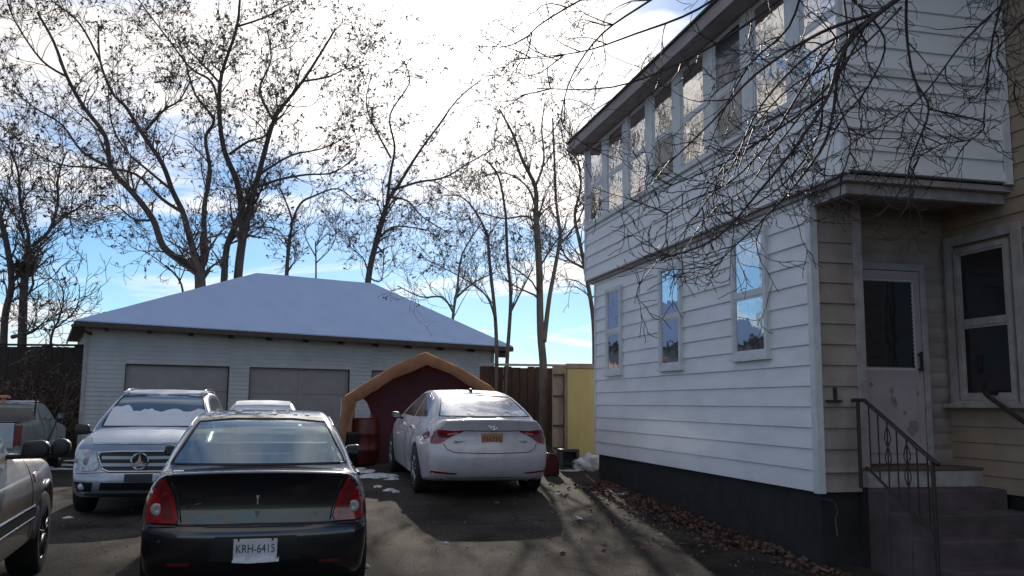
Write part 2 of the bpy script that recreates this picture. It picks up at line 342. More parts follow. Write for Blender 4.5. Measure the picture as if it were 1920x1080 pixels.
# ---------------------------------------------------------------- the house (local x = right, y = away, origin at near left corner of porch wing)
HA = R(13.246)
house = thing('white_house', (2.92, 8.57, 0), HA, 'two storey house with white clapboard porch wing and dark foundation beside the driveway', 'house')
def build_house():
    h = house
    MB().box(.03, 1.75, .03, 6.5, -.4, .75).build('foundation', 'foundation', h)
    MB().box(.06, 1.72, .33, 6.5, .751, 3.62).build('inner_wall', 'room_dark', h)
    siding('wall', 'y', .05, 6.5, 0, -1, .75, 3.63, .2, 'white_siding', h, seed=2)
    siding('wall', 'x', .05, .44, 0, -1, .75, 3.62, .2, 'shaded_siding', h, seed=3, label=None) if False else siding('wall', 'x', .05, .44, 0, -1, .75, 3.62, .2, 'shaded_siding', h, seed=3)
    MB().box(-.035, .05, -.035, .05, .74, 3.62).build('corner_trim', 'white_trim', h, bevel=.006)
    MB().box(-.03, .02, 6.5, 6.56, .74, 3.62).build('corner_trim', 'white_trim', h)
    MB().box(.44, .54, -.03, .07, .98, 3.62).build('porch_post', 'old_trim', h, bevel=.006)
    MB().box(.05, .44, -.045, -.0, .94, .985).build('sill_board', 'old_trim', h)
    # recess side, door wall, main side wall
    MB().box(.46, .50, .07, .3, .98, 3.62).build('recess_wall', 'old_trim', h)
    siding('wall', 'x', .50, 1.72, .3, -1, .98, 3.62, .155, 'shaded_siding', h, log=True, proud=.022, seed=4)
    siding('wall', 'y', -5.5, .3, 1.72, -1, .75, 8.4, .155, 'tan_siding', h, seed=5, proud=.016)
    MB().box(1.79, 9, -5.44, 1.2, .751, 8.39).build('main_wall', 'room_dark', h)
    MB().box(1.75, 9, -5.6, 9, -.4, .749).build('foundation', 'foundation', h)
    siding('wall', 'x', 1.73, 9, -5.5, -1, .75, 8.4, .155, 'tan_siding', h, seed=6)
    MB().prism([(1.4, 8.4), (1.4, 8.55), (5.2, 10.8), (9.3, 8.55), (9.3, 8.4)], 'y', -5.9, 1.6).build('main_roof', 'shingles', h)
    # upper storey
    SK = -.08
    siding('wall', 'y', -.70, 6.78, SK, -1, 3.66, 4.54, .2, 'white_siding', h, seed=7)
    siding('wall', 'x', SK + .02, 1.71, -.71, -1, 3.68, 6.1, .2, 'white_siding', h, seed=8)
    MB().box(-.10, -.06, -.735, -.69, 3.66, 6.0).build('corner_trim', 'white_trim', h)
    MB().box(1.62, 1.70, -.745, -.70, 3.66, 6.1).build('corner_trim', 'white_trim', h)
    MB().box(-.11, -.05, 6.78, 6.84, 3.66, 6.0).build('corner_trim', 'white_trim', h)
    MB().box(-.02, 1.66, -.752, -.70, 4.60, 4.66).build('band_board', 'white_trim', h)
    MB().box(-.06, 1.76, -.69, 6.78, 3.60, 3.655).build('soffit_board', 'soffit', h)
    MB().box(.0, 1.72, -.60, -.52, 3.50, 3.598).build('porch_beam', 'old_trim', h)
    MB().box(.0, .08, -.52, .0, 3.50, 3.598).build('porch_beam', 'old_trim', h)
    MB().box(-.10, -.058, -.70, 6.78, 3.645, 3.662).build('drip_edge', 'reddish_trim', h)
    # porch windows above the sill: posts and sashes
    MB().box(-.13, .0, -.72, 6.83, 4.541, 4.60).build('sill_board', 'white_trim', h)
    wins = [(6.36 - i * .965 - .36, 6.36 - i * .965 + .36) for i in range(8)]
    e = 6.78; k = 0
    for i, (a0, a1) in enumerate(wins):
        if a1 < e - .02: MB().box(-.075, .0, a1 + .001, e, 4.602, 5.975).build('window_post', 'white_trim', h)
        if a0 < -.68: a0 = -.68
        e = a0 - .001
        g = 'porch_glass'
        window(h, 'y', -.03, -1, a0, a1, 4.602, 5.975, fr=.03, proud=.035, mid=5.25, glass=('dim_glass' if i == 5 else g), sill=False, glass2=('dim_glass' if i in (3, 5) else None),
               label={3: 'porch window with its lower sash dark and open'}.get(i))
    MB().box(.06, 1.7, -.62, 6.7, 3.656, 6.0).build('inner_wall', 'room_dark', h)
    # roof with wide eave
    MB().box(-.30, 1.72, -1.15, 7.02, 5.985, 6.02).build('eave_soffit', 'soffit', h)
    MB().box(-.34, -.30, -1.17, 7.06, 5.97, 6.14).build('fascia', 'reddish_trim', h)
    MB().box(-.295, 1.72, 7.02, 7.06, 5.97, 6.14).build('fascia', 'reddish_trim', h)
    MB().box(-.295, 1.72, -1.17, -1.13, 5.97, 6.14).build('fascia', 'reddish_trim', h)
    MB().box(1.72, 7.0, 1.21, 6.5, .751, 6.14).build('rear_wing', 'white_siding', h)
    MB().prism([(-.37, 6.143), (-.37, 6.17), (3.4, 7.25), (7.2, 6.17), (7.2, 6.143)], 'y', 1.61, 7.1).build('roof', 'shingles', h)
    MB().prism([(-.37, 6.143), (-.37, 6.17), (1.70, 6.77), (1.70, 6.143)], 'y', -1.2, 1.609).build('roof', 'shingles', h)
    # ground floor windows
    window(h, 'y', -.014, -1, 5.22, 5.92, 2.04, 3.40, mid=2.70, label='plain sash window farthest along the wall')
    window(h, 'y', -.014, -1, 3.00, 3.72, 2.04, 3.44, mid=2.72)
    window(h, 'y', -.014, -1, .80, 1.58, 2.08, 3.48, mid=2.77, label='large sash window reflecting blue sky')
    window(h, 'y', 1.706, -1, -.66, .06, 1.63, 3.16, fr=.05, mid=2.39, glass='dim_glass', trim='old_trim', label='dark sash window on the tan wall by the steps')
    MB().box(1.60, 1.700, -.85, .25, 1.56, 1.60).build('sill_board', 'old_trim', h)
    MB().box(1.66, 1.700, -.80, -.70, 1.60, 3.30).build('window_casing', 'old_trim', h)
    MB().box(1.66, 1.700, .10, .20, 1.60, 3.30).build('window_casing', 'old_trim', h)
    MB().box(1.66, 1.700, -.695, .095, 3.20, 3.30).build('window_casing', 'old_trim', h)
    # door
    fr = MB(); y0, y1 = .215, .275
    fr.box(.505, .56, y0, y1, .985, 3.02).box(1.37, 1.44, y0, y1, .985, 3.02).box(.56, 1.37, y0, y1, 2.95, 3.02)
    fr.build('door_frame', 'old_trim', h, bevel=.004)
    dr = MB(); dy0, dy1 = .225, .262
    dr.box(.565, .63, dy0, dy1, 1.0, 2.945).box(1.30, 1.365, dy0, dy1, 1.0, 2.945).box(.63, 1.30, dy0, dy1, 2.86, 2.945).box(.63, 1.30, dy0, dy1, 1.0, 1.93).box(.66, 1.27, dy0 - .012, dy0 + .003, 1.10, 1.84)
    d = dr.build('storm_door', 'door_paint', h, bevel=.003)
    MB().box(.63, 1.30, .24, .246, 1.93, 2.86).build('pane', 'dim_glass', d)
    # scalloped lace edge behind the glass
    lc = MB(); n = 22
    for side in (0, 1, 2, 3):
        for k in range(n):
            t0, t1 = k / n, (k + 1) / n; tm = (t0 + t1) / 2
            if side == 0: q = [(.63 + .67 * t0, 2.86), (.63 + .67 * t1, 2.86), (.63 + .67 * t1, 2.845), (.63 + .67 * tm, 2.828), (.63 + .67 * t0, 2.845)]
            elif side == 1: q = [(.63 + .67 * t0, 1.93), (.63 + .67 * t1, 1.93), (.63 + .67 * t1, 1.945), (.63 + .67 * tm, 1.962), (.63 + .67 * t0, 1.945)]
            elif side == 2: q = [(1.30, 1.93 + .93 * t0), (1.30, 1.93 + .93 * t1), (1.285, 1.93 + .93 * t1), (1.268, 1.93 + .93 * tm), (1.285, 1.93 + .93 * t0)]
            else: q = [(.63, 1.93 + .93 * t0), (.63, 1.93 + .93 * t1), (.645, 1.93 + .93 * t1), (.662, 1.93 + .93 * tm), (.645, 1.93 + .93 * t0)]
            lc.prism(q, 'y', .232, .236)
    lc.build('lace_trim', 'lace', d)
    MB().box(1.305, 1.33, .17, .19, 1.92, 2.12).box(1.305, 1.33, .19, .225, 1.93, 1.95).box(1.305, 1.33, .19, .225, 2.08, 2.10).build('handle', 'black_plastic', d)
    pe = MB(); rr = random.Random(4)
    for (cx, cz, s) in ((1.0, 1.62, .05), (.98, 1.72, .03), (1.2, 1.35, .075), (.75, 1.78, .025), (1.28, 1.7, .02), (.9, 1.2, .03), (1.12, 1.5, .02), (1.22, 1.18, .04)):
        q = [(cx + math.cos(a * .7) * s * rr.uniform(.4, 1.1), cz + math.sin(a * .7) * s * rr.uniform(.6, 1.6)) for a in range(9)]
        pe.prism(q, 'y', dy0 - .0145, dy0 - .0115)
    pe.build('peeled_paint', 'peeled', d, kind='stuff')
    MB().box(.44, 1.715, -.13, .224, .955, .983).build('threshold_board', 'dark_wood', h, bevel=.005)
    # small fixings by the post
    MB().box(.17, .20, -.035, -.015, 1.62, 1.74).box(.08, .24, -.06, -.018, 1.60, 1.62).build('wall_bracket', 'iron', h)
    MB().tube([(.0, -.02, .70), (.10, -.06, .68), (.14, -.07, .58), (.12, -.05, .5), (.13, -.06, .36)], .008, 6).build('drain_pipe', 'dark_alloy', h)
build_house()
def steps_and_rails():
    st = thing('entry_steps', (2.92, 8.57, 0), HA, 'worn concrete entry steps climbing to the storm door', 'steps')
    mb = MB(); x0 = .42
    MB().box(x0 + .02, 1.715, -.12, .29, .802, .953).build('platform_riser', 'old_trim', st)
    MB().box(x0 + .02, 1.715, -.115, .29, -.3, .799).build('platform_base', 'foundation', st)
    for i, (z, yf) in enumerate(((.80, -.42), (.62, -.72), (.44, -1.02), (.24, -1.32))):
        yb = -.122 if i == 0 else (-.42, -.72, -1.02)[i - 1] - .002
        MB().box(x0, 1.715, yf, yb, -.35, z).build('step', 'concrete', st, bevel=.018)
    def rail(x, label, pts, n=7, scroll=True):
        r = thing('stair_railing', (2.92, 8.57, 0), HA, label, 'railing')
        (yt, zt), (yb, zb) = pts
        MB().tube([(x, yt + .18, zt), (x, yt, zt), (x, yb, zb), (x, yb - .07, zb - .03)], .019, 8).build('handrail', 'iron', r, smooth=True)
        MB().tube([(x, yt, zt - .62), (x, yb, zb - .62)], .012, 6).build('bottom_rail', 'iron', r)
        MB().tube([(x, yt + .10, zt), (x, yt + .10, .80)], .018, 8).build('post', 'iron', r)
        MB().tube([(x, yb, zb), (x, yb, .15)], .018, 8).build('post', 'iron', r)
        for k in range(n):
            t = (k + .5) / n; y = yt + (yb - yt) * t; z = zt + (zb - zt) * t
            b = MB().tube([(x, y, z), (x, y, z - .62)], .0075, 5)
            if scroll and k in (2, 4):
                for s in (-1, 1):
                    for zc in (.16, .34):
                        b.tube([(x, y + s * (.008 + .035 * math.sin(a * math.pi / 8) ), z - zc - .08 + .02 * a + .01 * math.sin(a)) for a in range(9)], .005, 4)
            b.build('baluster', 'iron', r)
    rail(.36, 'black iron handrail with scrolls on the left of the steps', ((-.22, 1.62), (-1.12, 1.12)))
    r = thing('wall_handrail', (2.92, 8.57, 0), HA, 'dark bar handrail sloping down from the wall by the dark window', 'railing')
    MB().tube([(1.70, -.40, 1.70), (1.52, -.42, 1.70), (1.50, -.5, 1.66), (1.50, -1.5, 1.10), (1.50, -1.6, 1.08)], .022, 8).build('handrail', 'iron', r, smooth=True)
    MB().tube([(1.50, -1.5, 1.10), (1.50, -1.5, .1)], .018, 8).build('post', 'iron', r)
steps_and_rails()

# ---------------------------------------------------------------- garage
def build_garage():
    A = R(27.5); L0 = P(166, 628, 23); L = 11.68; D = 7.6; ZE = 3.52; ZD = 2.51; TILT = R(.9)
    g = thing('garage', (L0.x, L0.y, 0), A, 'low white garage with hipped snowy roof and three wide doors', 'garage')
    doors = [(.96, 3.60), (4.15, 7.02), (7.70, 10.6)]
    xs = [0] + [v for d in doors for v in d] + [L]
    for i in range(0, 8, 2):
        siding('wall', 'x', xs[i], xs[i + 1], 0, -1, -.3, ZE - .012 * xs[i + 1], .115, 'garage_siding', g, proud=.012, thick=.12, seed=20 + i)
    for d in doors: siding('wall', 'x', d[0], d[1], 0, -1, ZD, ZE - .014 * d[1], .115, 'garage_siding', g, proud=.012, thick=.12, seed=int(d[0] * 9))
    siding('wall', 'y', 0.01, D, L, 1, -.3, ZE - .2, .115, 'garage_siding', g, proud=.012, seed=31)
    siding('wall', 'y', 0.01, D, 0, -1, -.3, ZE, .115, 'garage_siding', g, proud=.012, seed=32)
    MB().box(.02, L - .02, D - .1, D, -.3, ZE - .2).build('back_wall', 'garage_siding', g)
    MB().box(-.05, .03, -.05, .03, -.3, ZE - .03).build('corner_trim', 'old_trim', g); MB().box(L - .03, L + .05, -.05, .03, -.3, ZE - .22).build('corner_trim', 'old_trim', g)
    for i, (a, b) in enumerate(doors):
        mb = MB(); n = 4; p = (ZD - .02 + .2) / n
        if i == 1:
            nx = 2; mb = MB()
            mb.box(a + .02, b - .02, .07, .10, -.2, ZD - .02)
            for cx in (a + .02, (a + b) / 2 - .04, b - .10):
                mb.box(cx, cx + .08, .05, .069, -.2, ZD - .02)
            for k in range(5): mb.box(a + .11, (a + b) / 2 - .045, .055, .069, -.2 + k * p * .985 - .0, -.2 + k * p * .985 + .045); mb.box((a + b) / 2 + .045, b - .105, .055, .069, -.2 + k * p * .985, -.2 + k * p * .985 + .045)
        else:
            for k in range(n): mb.box(a + .02, b - .02, .06 + .012 * (k % 2), .10, -.2 + k * p, -.2 + (k + 1) * p - .014)
            mb.box(a + .02, b - .02, .101, .115, -.2, ZD - .02)
        gd = mb.build('garage_door', 'garage_door', g, bevel=(.006 if i != 1 else 0))
        MB().tube([((a + b) / 2 - .08, .05, .62), ((a + b) / 2 - .08, .02, .62), ((a + b) / 2 + .08, .02, .62), ((a + b) / 2 + .08, .05, .62)], .009, 6).build('handle', 'iron', gd)
        MB().box(a + .03, b - .03, .045, .058, -.2, .12).build('weather_strip', 'brown_paint', gd)
        MB().box(a - .0, a + .018, -.03, .12, -.2, ZD).box(b - .018, b, -.03, .12, -.2, ZD).box(a + .019, b - .019, -.03, .12, ZD - .018, ZD).build('door_frame', 'brown_paint', g)
    o = .58; z0 = ZE - .01; rz = 5.74; a0 = 4.88; a1 = 8.85
    x0, x1, y0, y1 = -.36, L + .38, -o, D + o; ym = D / 2
    rf = MB(); c = [(x0, y0, z0), (x1, y0, z0), (x1, y1, z0), (x0, y1, z0)]; r0, r1 = (a0, ym, rz), (a1, ym, rz)
    rf.poly([c[0], c[1], r1, r0]).poly([c[2], c[3], r0, r1]).poly([c[1], c[2], r1]).poly([c[3], c[0], r0]).poly([c[0], c[3], c[2], c[1]])
    rf.build('roof', 'brown_paint', g, rot=(0, TILT, 0))
    # the snow lies 4 cm thick on the shingles; lumpy sheet
    bm = bmesh.new(); h = .045
    vs = [bm.verts.new((p[0] * 1 + (0), p[1], p[2] + h)) for p in c]; a = bm.verts.new((r0[0], r0[1], r0[2] + h)); b = bm.verts.new((r1[0], r1[1], r1[2] + h))
    for q in ((vs[0], vs[1], b, a), (vs[2], vs[3], a, b), (vs[1], vs[2], b), (vs[3], vs[0], a)): bm.faces.new(q)
    for k in range(1, 40):
        bmesh.ops.bisect_plane(bm, geom=bm.verts[:] + bm.edges[:] + bm.faces[:], plane_co=(x0 + (x1 - x0) * k / 40, 0, 0), plane_no=(1, 0, 0))
    for k in range(1, 24):
        bmesh.ops.bisect_plane(bm, geom=bm.verts[:] + bm.edges[:] + bm.faces[:], plane_co=(0, y0 + (y1 - y0) * k / 24, 0), plane_no=(0, 1, 0))
    for v in bm.verts:
        if v.is_boundary: v.co.y += (.035 * noise.noise((v.co.x * 2.3, 0, 3)) + .02 * noise.noise((v.co.x * 9, 0, 3))) * (1 if v.co.y < 1 else 0)
    for v in bm.verts: v.co.z += .006 * noise.noise(v.co * 1.3) + .002 * noise.noise(v.co * 5)
    be = [e for e in bm.edges if e.is_boundary]
    ex = bmesh.ops.extrude_edge_only(bm, edges=be)
    for v in [x for x in ex['geom'] if isinstance(x, bmesh.types.BMVert)]: v.co.z -= .05
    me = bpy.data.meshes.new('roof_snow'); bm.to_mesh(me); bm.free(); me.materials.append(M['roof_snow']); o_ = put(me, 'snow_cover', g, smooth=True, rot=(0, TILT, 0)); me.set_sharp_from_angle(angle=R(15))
    fz = z0 - .10
    MB().box(x0 - .01, x1 + .01, y0 - .03, y0 - .001, fz - .02, z0 + .012).box(x0 - .03, x0 - .001, y0, y1, fz - .02, z0 + .012).box(x1 + .001, x1 + .03, y0, y1, fz - .02, z0 + .012).build('fascia', 'brown_paint', g, rot=(0, TILT, 0))
    t = .35
    while t < L:
        if not (7.9 < t < 8.5): MB().prism([(-.02, ZE - .03), (-.02, ZE - .17), (-.40, ZE - .21), (-.46, ZE - .16), (-.46, ZE - .03)], 'x', t, t + .07).build('rafter_tail', 'brown_paint', g, rot=(0, TILT, 0))
        t += 1.04
    # drooping end of the gutter at both eaves
    MB().tube([(x0, y0 - .02, fz), (x0 + .02, y0 + .1, fz - .06), (x0 + .25, y0 + .25, fz - .10), (x0 + .45, y0 + .5, fz - .16)], [.05, .04, .03, .04], 6).build('gutter_end', 'brown_paint', g)
    MB().box(L + .06, L + .5, -.2, -.12, ZE - .50, ZE - .32).build('gutter_end', 'brown_paint', g)
build_garage()

# ---------------------------------------------------------------- vehicles
def chaikin(pts, it=2):
    """pts: (y, z, corner) closed; corners stay sharp"""
    for _ in range(it):
        o = []; n = len(pts)
        for i, p in enumerate(pts):
            if p[2]: o.append(p); continue
            a, b = pts[i - 1], pts[(i + 1) % n]
            o.append((p[0] * .75 + a[0] * .25, p[1] * .75 + a[1] * .25, 0)); o.append((p[0] * .75 + b[0] * .25, p[1] * .75 + b[1] * .25, 0))
        pts = o
    return pts
def lerp_tab(tab, x):
    if x <= tab[0][0]: return tab[0][1]
    for (a, b), (c, d) in zip(tab, tab[1:]):
        if x <= c: t = (x - a) / (c - a); t = t * t * (3 - 2 * t) * .5 + t * .5; return b + (d - b) * t
    return tab[-1][1]
def resample(pts, step):
    o = []; n = len(pts)
    for i in range(n):
        a, b = pts[i], pts[(i + 1) % n]; L = math.hypot(b[0] - a[0], b[1] - a[1]); k = max(1, int(L / step + .5))
        for j in range(k): t = j / k; o.append(tuple(a[q] + (b[q] - a[q]) * t for q in range(3)))
    return o
def inflate(outline, Wf, deform, nx=14, cell=.1, step=.06):
    """outline: (y,z,r) closed CCW; a solid with rounded edges whose side view is the outline; returns a bmesh"""
    pts = resample(outline, step); n = len(pts)
    area = sum(pts[i][0] * pts[(i + 1) % n][1] - pts[(i + 1) % n][0] * pts[i][1] for i in range(n))
    if area < 0: pts = pts[::-1]
    nor = []
    for i in range(n):
        a, b = pts[i - 1], pts[(i + 1) % n]; d = Vector((b[0] - a[0], b[1] - a[1])); d.normalize(); nor.append(Vector((-d.y, d.x)))
    bm = bmesh.new(); rings = []
    for fr in (0, .12, .35, .65, 1):
        rings.append([bm.verts.new((0, p[0] + nor[i].x * p[2] * fr, p[1] + nor[i].y * p[2] * fr)) for i, p in enumerate(pts)])
    for a, b in zip(rings, rings[1:]):
        for i in range(n): j = (i + 1) % n; bm.faces.new((a[i], a[j], b[j], b[i]))
    f = bm.faces.new(rings[-1])
    ys = [p[0] for p in pts]; zs = [p[1] for p in pts]
    geo = [f] + list(f.edges) + list(f.verts)
    y = min(ys) + cell
    while y < max(ys):
        r = bmesh.ops.bisect_plane(bm, geom=geo, plane_co=(0, y, 0), plane_no=(0, 1, 0)); geo = list(set(r['geom'] + r['geom_cut'])); y += cell
    z = min(zs) + cell * .8
    while z < max(zs):
        r = bmesh.ops.bisect_plane(bm, geom=geo, plane_co=(0, 0, z), plane_no=(0, 0, 1)); geo = list(set(r['geom'] + r['geom_cut'])); z += cell * .8
    bmesh.ops.triangulate(bm, faces=[f for f in bm.faces if len(f.verts) > 4])
    bm.verts.index_update(); outer = {v.index: i for i, v in enumerate(rings[0])}
    V = [v.co.copy() for v in bm.verts]; Fc = [[v.index for v in f.verts] for f in bm.faces]; bm.free()
    arr = np.array([(p[0], p[1]) for p in pts]); nb = np.roll(arr, -1, 0); rr = np.array([p[2] for p in pts])
    X = []
    for i, v in enumerate(V):
        W = Wf(v.y, v.z)
        p = np.array((v.y, v.z)); ab = nb - arr; t = np.clip(((p - arr) * ab).sum(1) / np.maximum((ab ** 2).sum(1), 1e-9), 0, 1)
        dd = np.hypot(*(arr + ab * t[:, None] - p).T); k = int(dd.argmin()); d = dd[k]; r = max(rr[k], 1e-4)
        q = 1 - min(1, d / r); X.append(W - r * (1 - math.sqrt(max(0, 1 - q * q))))
    mb = MB(); nV = len(V)
    for s in (1, -1): mb.v += [(s * X[i], V[i].y, V[i].z) for i in range(nV)]
    mb.f += [tuple(q) for q in Fc] + [tuple(i + nV for i in q[::-1]) for q in Fc]
    ov = [None] * n
    for vi, k in outer.items(): ov[k] = vi
    cols = [[ov[k] for k in range(n)]]
    for j in range(1, nx):
        c = math.cos(math.pi * j / nx); b = len(mb.v)
        for k in range(n): vi = ov[k]; mb.v.append((X[vi] * c, V[vi].y, V[vi].z))
        cols.append([b + k for k in range(n)])
    cols.append([ov[k] + nV for k in range(n)])
    for a, b in zip(cols, cols[1:]):
        for k in range(n): j = (k + 1) % n; mb.f.append((a[k], b[k], b[j], a[j]))
    mb.v = [tuple(deform(Vector(v))) for v in mb.v]
    me = bpy.data.meshes.new('b'); me.from_pydata(mb.v, [], mb.f); bm = bmesh.new(); bm.from_mesh(me); bpy.data.meshes.remove(me)
    bmesh.ops.recalc_face_normals(bm, faces=bm.faces); return bm
VIEWS = {'rear': (lambda p: Vector((p[0], -2, p[1])), Vector((0, 1, 0))), 'front': (lambda p: Vector((p[0], 8, p[1])), Vector((0, -1, 0))),
         'right': (lambda p: Vector((3, p[0], p[1])), Vector((-1, 0, 0))), 'left': (lambda p: Vector((-3, p[0], p[1])), Vector((1, 0, 0))),
         'top': (lambda p: Vector((p[0], p[1], 4)), Vector((0, 0, -1)))}
class Car:
    def __init__(s, root, outline, Wf, deform, paint, cabin=None, holes=(), cell=.1):
        s.root = root; bm = inflate(outline, Wf, deform, cell=cell)
        me = bpy.data.meshes.new('body'); bm.to_mesh(me); s.bvh = BVHTree.FromBMesh(bm); bm.free()
        me.materials.append(M[paint]); me.materials.append(M['grille'])
        ob = bpy.data.objects.new('body', me); C.objects.link(ob)
        if cabin:
            cb = inflate(cabin, lambda y, z: Wf(y, z) - .075, deform, cell=.15, nx=8)
            cutters = [cb]
            for view, poly, d0, d1 in holes:
                b2 = bmesh.new(); A = []; B = []
                f, d = VIEWS[view]
                for p in poly:
                    q = f(p); h, nn, ii, dist = s.bvh.ray_cast(q, d); h = h or q
                    if view in ('left', 'right'): A.append(b2.verts.new((2, p[0], p[1]))); B.append(b2.verts.new((-2, p[0], p[1])))
                    else: A.append(b2.verts.new(h - d * .25)); B.append(b2.verts.new(h + d * d1))
                n = len(poly); b2.faces.new(A); b2.faces.new(B[::-1])
                for i in range(n): j = (i + 1) % n; b2.faces.new((A[j], A[i], B[i], B[j]))
                bmesh.ops.recalc_face_normals(b2, faces=b2.faces); bmesh.ops.triangulate(b2, faces=b2.faces[:]); cutters.append(b2)
            tmp = []
            for cbm in cutters:
                cm = bpy.data.meshes.new('cutter'); cbm.to_mesh(cm); cbm.free(); cm.materials.append(M[paint]); cm.materials.append(M['grille'])
                cm.polygons.foreach_set('material_index', [1] * len(cm.polygons))
                co = bpy.data.objects.new('cutter', cm); C.objects.link(co); tmp.append(co)
                md = ob.modifiers.new('cut', 'BOOLEAN'); md.object = co; md.operation = 'DIFFERENCE'; md.solver = 'EXACT'
            dg = bpy.context.evaluated_depsgraph_get(); new = bpy.data.meshes.new_from_object(ob.evaluated_get(dg))
            ob.modifiers.clear(); ob.data = new; me = new
            for t in tmp: bpy.data.objects.remove(t)
        me.polygons.foreach_set('use_smooth', [True] * len(me.polygons))
        md = me
        try: me.set_sharp_from_angle(angle=R(38))
        except Exception: pass
        ob.parent = root; s.body = ob
    def hit(s, view, p, off=0):
        f, d = VIEWS[view]; h, nn, i, dist = s.bvh.ray_cast(f(p), d)
        if h is None: h, nn, i, dist = s.bvh.find_nearest(f(p) + d * (2 if view in ('rear', 'left', 'right') else 3))
        return h - d * off
    def patch(s, name, view, poly, m, off=.004, cell=.06, parent=None, depth=.02, lump=0, **k):
        bm = bmesh.new(); vs = [bm.verts.new((p[0], p[1], 0)) for p in poly]; bm.faces.new(vs)
        for ax in (0, 1):
            lo = min(p[ax] for p in poly); hi = max(p[ax] for p in poly); t = lo + cell
            while t < hi - 1e-4:
                no = (1, 0, 0) if ax == 0 else (0, 1, 0); co = (t, 0, 0) if ax == 0 else (0, t, 0)
                bmesh.ops.bisect_plane(bm, geom=bm.verts[:] + bm.edges[:] + bm.faces[:], plane_co=co, plane_no=no); t += cell
        bmesh.ops.triangulate(bm, faces=[f for f in bm.faces if len(f.verts) > 4])
        d = VIEWS[view][1]
        for v in bm.verts:
            p = (v.co.x, v.co.y); v.co = s.hit(view, p, off + (lump * (noise.noise((p[0] * 6, p[1] * 6, 0)) * .5 + .5)))
        be = [e for e in bm.edges if e.is_boundary]; ex = bmesh.ops.extrude_edge_only(bm, edges=be)
        for v in [x for x in ex['geom'] if isinstance(x, bmesh.types.BMVert)]: v.co += d * depth
        bmesh.ops.recalc_face_normals(bm, faces=bm.faces)
        me = bpy.data.meshes.new(name); bm.to_mesh(me); bm.free(); me.materials.append(M[m])
        o = put(me, name, parent or s.root, smooth=True, **k)
        try: me.set_sharp_from_angle(angle=R(40))
        except Exception: pass
        return o
    def line(s, name, view, path, r, m, closed=False, parent=None, off=0, n=4, **k):
        pts = []
        path = list(path) + ([path[0]] if closed else [])
        for a, b in zip(path, path[1:]):
            L = math.hypot(b[0] - a[0], b[1] - a[1]); q = max(1, int(L / .05))
            for j in range(q): t = j / q; pts.append((a[0] + (b[0] - a[0]) * t, a[1] + (b[1] - a[1]) * t))
        pts.append(path[-1])
        return MB().tube([s.hit(view, p, off) for p in pts], r, n).build(name, m, parent or s.root, smooth=True, **k)
    def wheel(s, x, y, r, w=.22, rim='alloy', spokes=5):
        sg = 1 if x > 0 else -1
        mb = MB().lathe([(-w / 2, r * .62), (-w / 2, r * .92), (-w * .42, r * .985), (-w * .2, r), (w * .2, r), (w * .42, r * .985), (w / 2, r * .92), (w / 2, r * .62), (-w / 2, r * .62)], 'x', 36)
        t = mb.build('wheel', 'rubber', s.root, smooth=True, loc=(x - sg * w / 2, y, r)); t.data.set_sharp_from_angle(angle=R(50))
        rm = MB().lathe([(sg * w * .5, r * .66), (sg * w * .47, r * .62), (sg * w * .1, r * .58), (-sg * w * .3, r * .5)], 'x', 32)
        for k in range(spokes):
            a = 2 * math.pi * k / spokes + .3
            for da in ((-.16, .16) if spokes == 5 else (0,)):
                c, sn = math.cos(a + da), math.sin(a + da); c2, s2 = math.cos(a), math.sin(a)
                rm.tube([(sg * w * .44, c2 * r * .08, s2 * r * .08), (sg * w * .45, c * r * .35, sn * r * .35), (sg * w * .44, c * r * .62, sn * r * .62)], [r * .07, r * .045, r * .05], 5)
        rm.lathe([(sg * w * .49, .001), (sg * w * .49, r * .12), (sg * w * .40, r * .15)], 'x', 20)
        rm.build('rim', rim, t, smooth=True)
        MB().lathe([(-sg * w * .28, .001), (-sg * w * .28, r * .56)], 'x', 24).build('brake_disc', 'grille', t)
    def underbody(s, W, L, z=.26): MB().box(-W * .36, W * .36, .25, L - .3, z, z + .3).build('underbody', 'grille', s.root)
    def mirror(s, x, y, z, m, w=.2, h=.15, sg=None):
        sg = sg or (1 if x > 0 else -1)
        o = MB().prism([(-w * .42, -h * .45), (w * .38, -h * .5), (w * .5, -h * .2), (w * .46, h * .38), (w * .3, h * .5), (-w * .4, h * .4), (-w * .5, 0)], 'y', 0, .11).build('mirror', m, s.root, bevel=.022, smooth=True, loc=(x + sg * w * .6, y, z))
        if sg < 0: o.scale.x = -1
        MB().box(-w * .36, w * .36, -.004, .0, -h * .34, h * .32).build('mirror_glass', 'dark_glass', o)
        MB().tube([(x - sg * .05, y + .05, z - .06), (x + sg * w * .3, y + .05, z - .03)], .02, 6).build('mirror_arm', m, s.root)
    def seats(s, W, rows, z=.32):
        for y in rows:
            for x in (-W * .21, W * .21):
                st = MB().box(x - .24, x + .24, y + .02, y + .12, z, z + .62).box(x - .24, x + .24, y + .13, y + .55, z, z + .18).build('seat', 'seat_cloth', s.root, bevel=.035, smooth=True)
                MB().box(x - .12, x + .12, y + .02, y + .10, z + .64, z + .80).build('headrest', 'seat_cloth', st, bevel=.03, smooth=True)
def arch(yc, r, zb, n=14):
    """points of a wheel arch met while walking along the sill towards the rear (front to back)"""
    o = []; a0 = math.asin(max(-1, min(1, (zb - r * .93) / (r + .055))))
    R_ = r + .055; zc = r
    a0 = math.asin((zb - zc) / R_)
    for k in range(n + 1):
        a = a0 + (math.pi - 2 * a0) * k / n; o.append((yc + R_ * math.cos(a), zc + R_ * math.sin(a), .015))
    return o
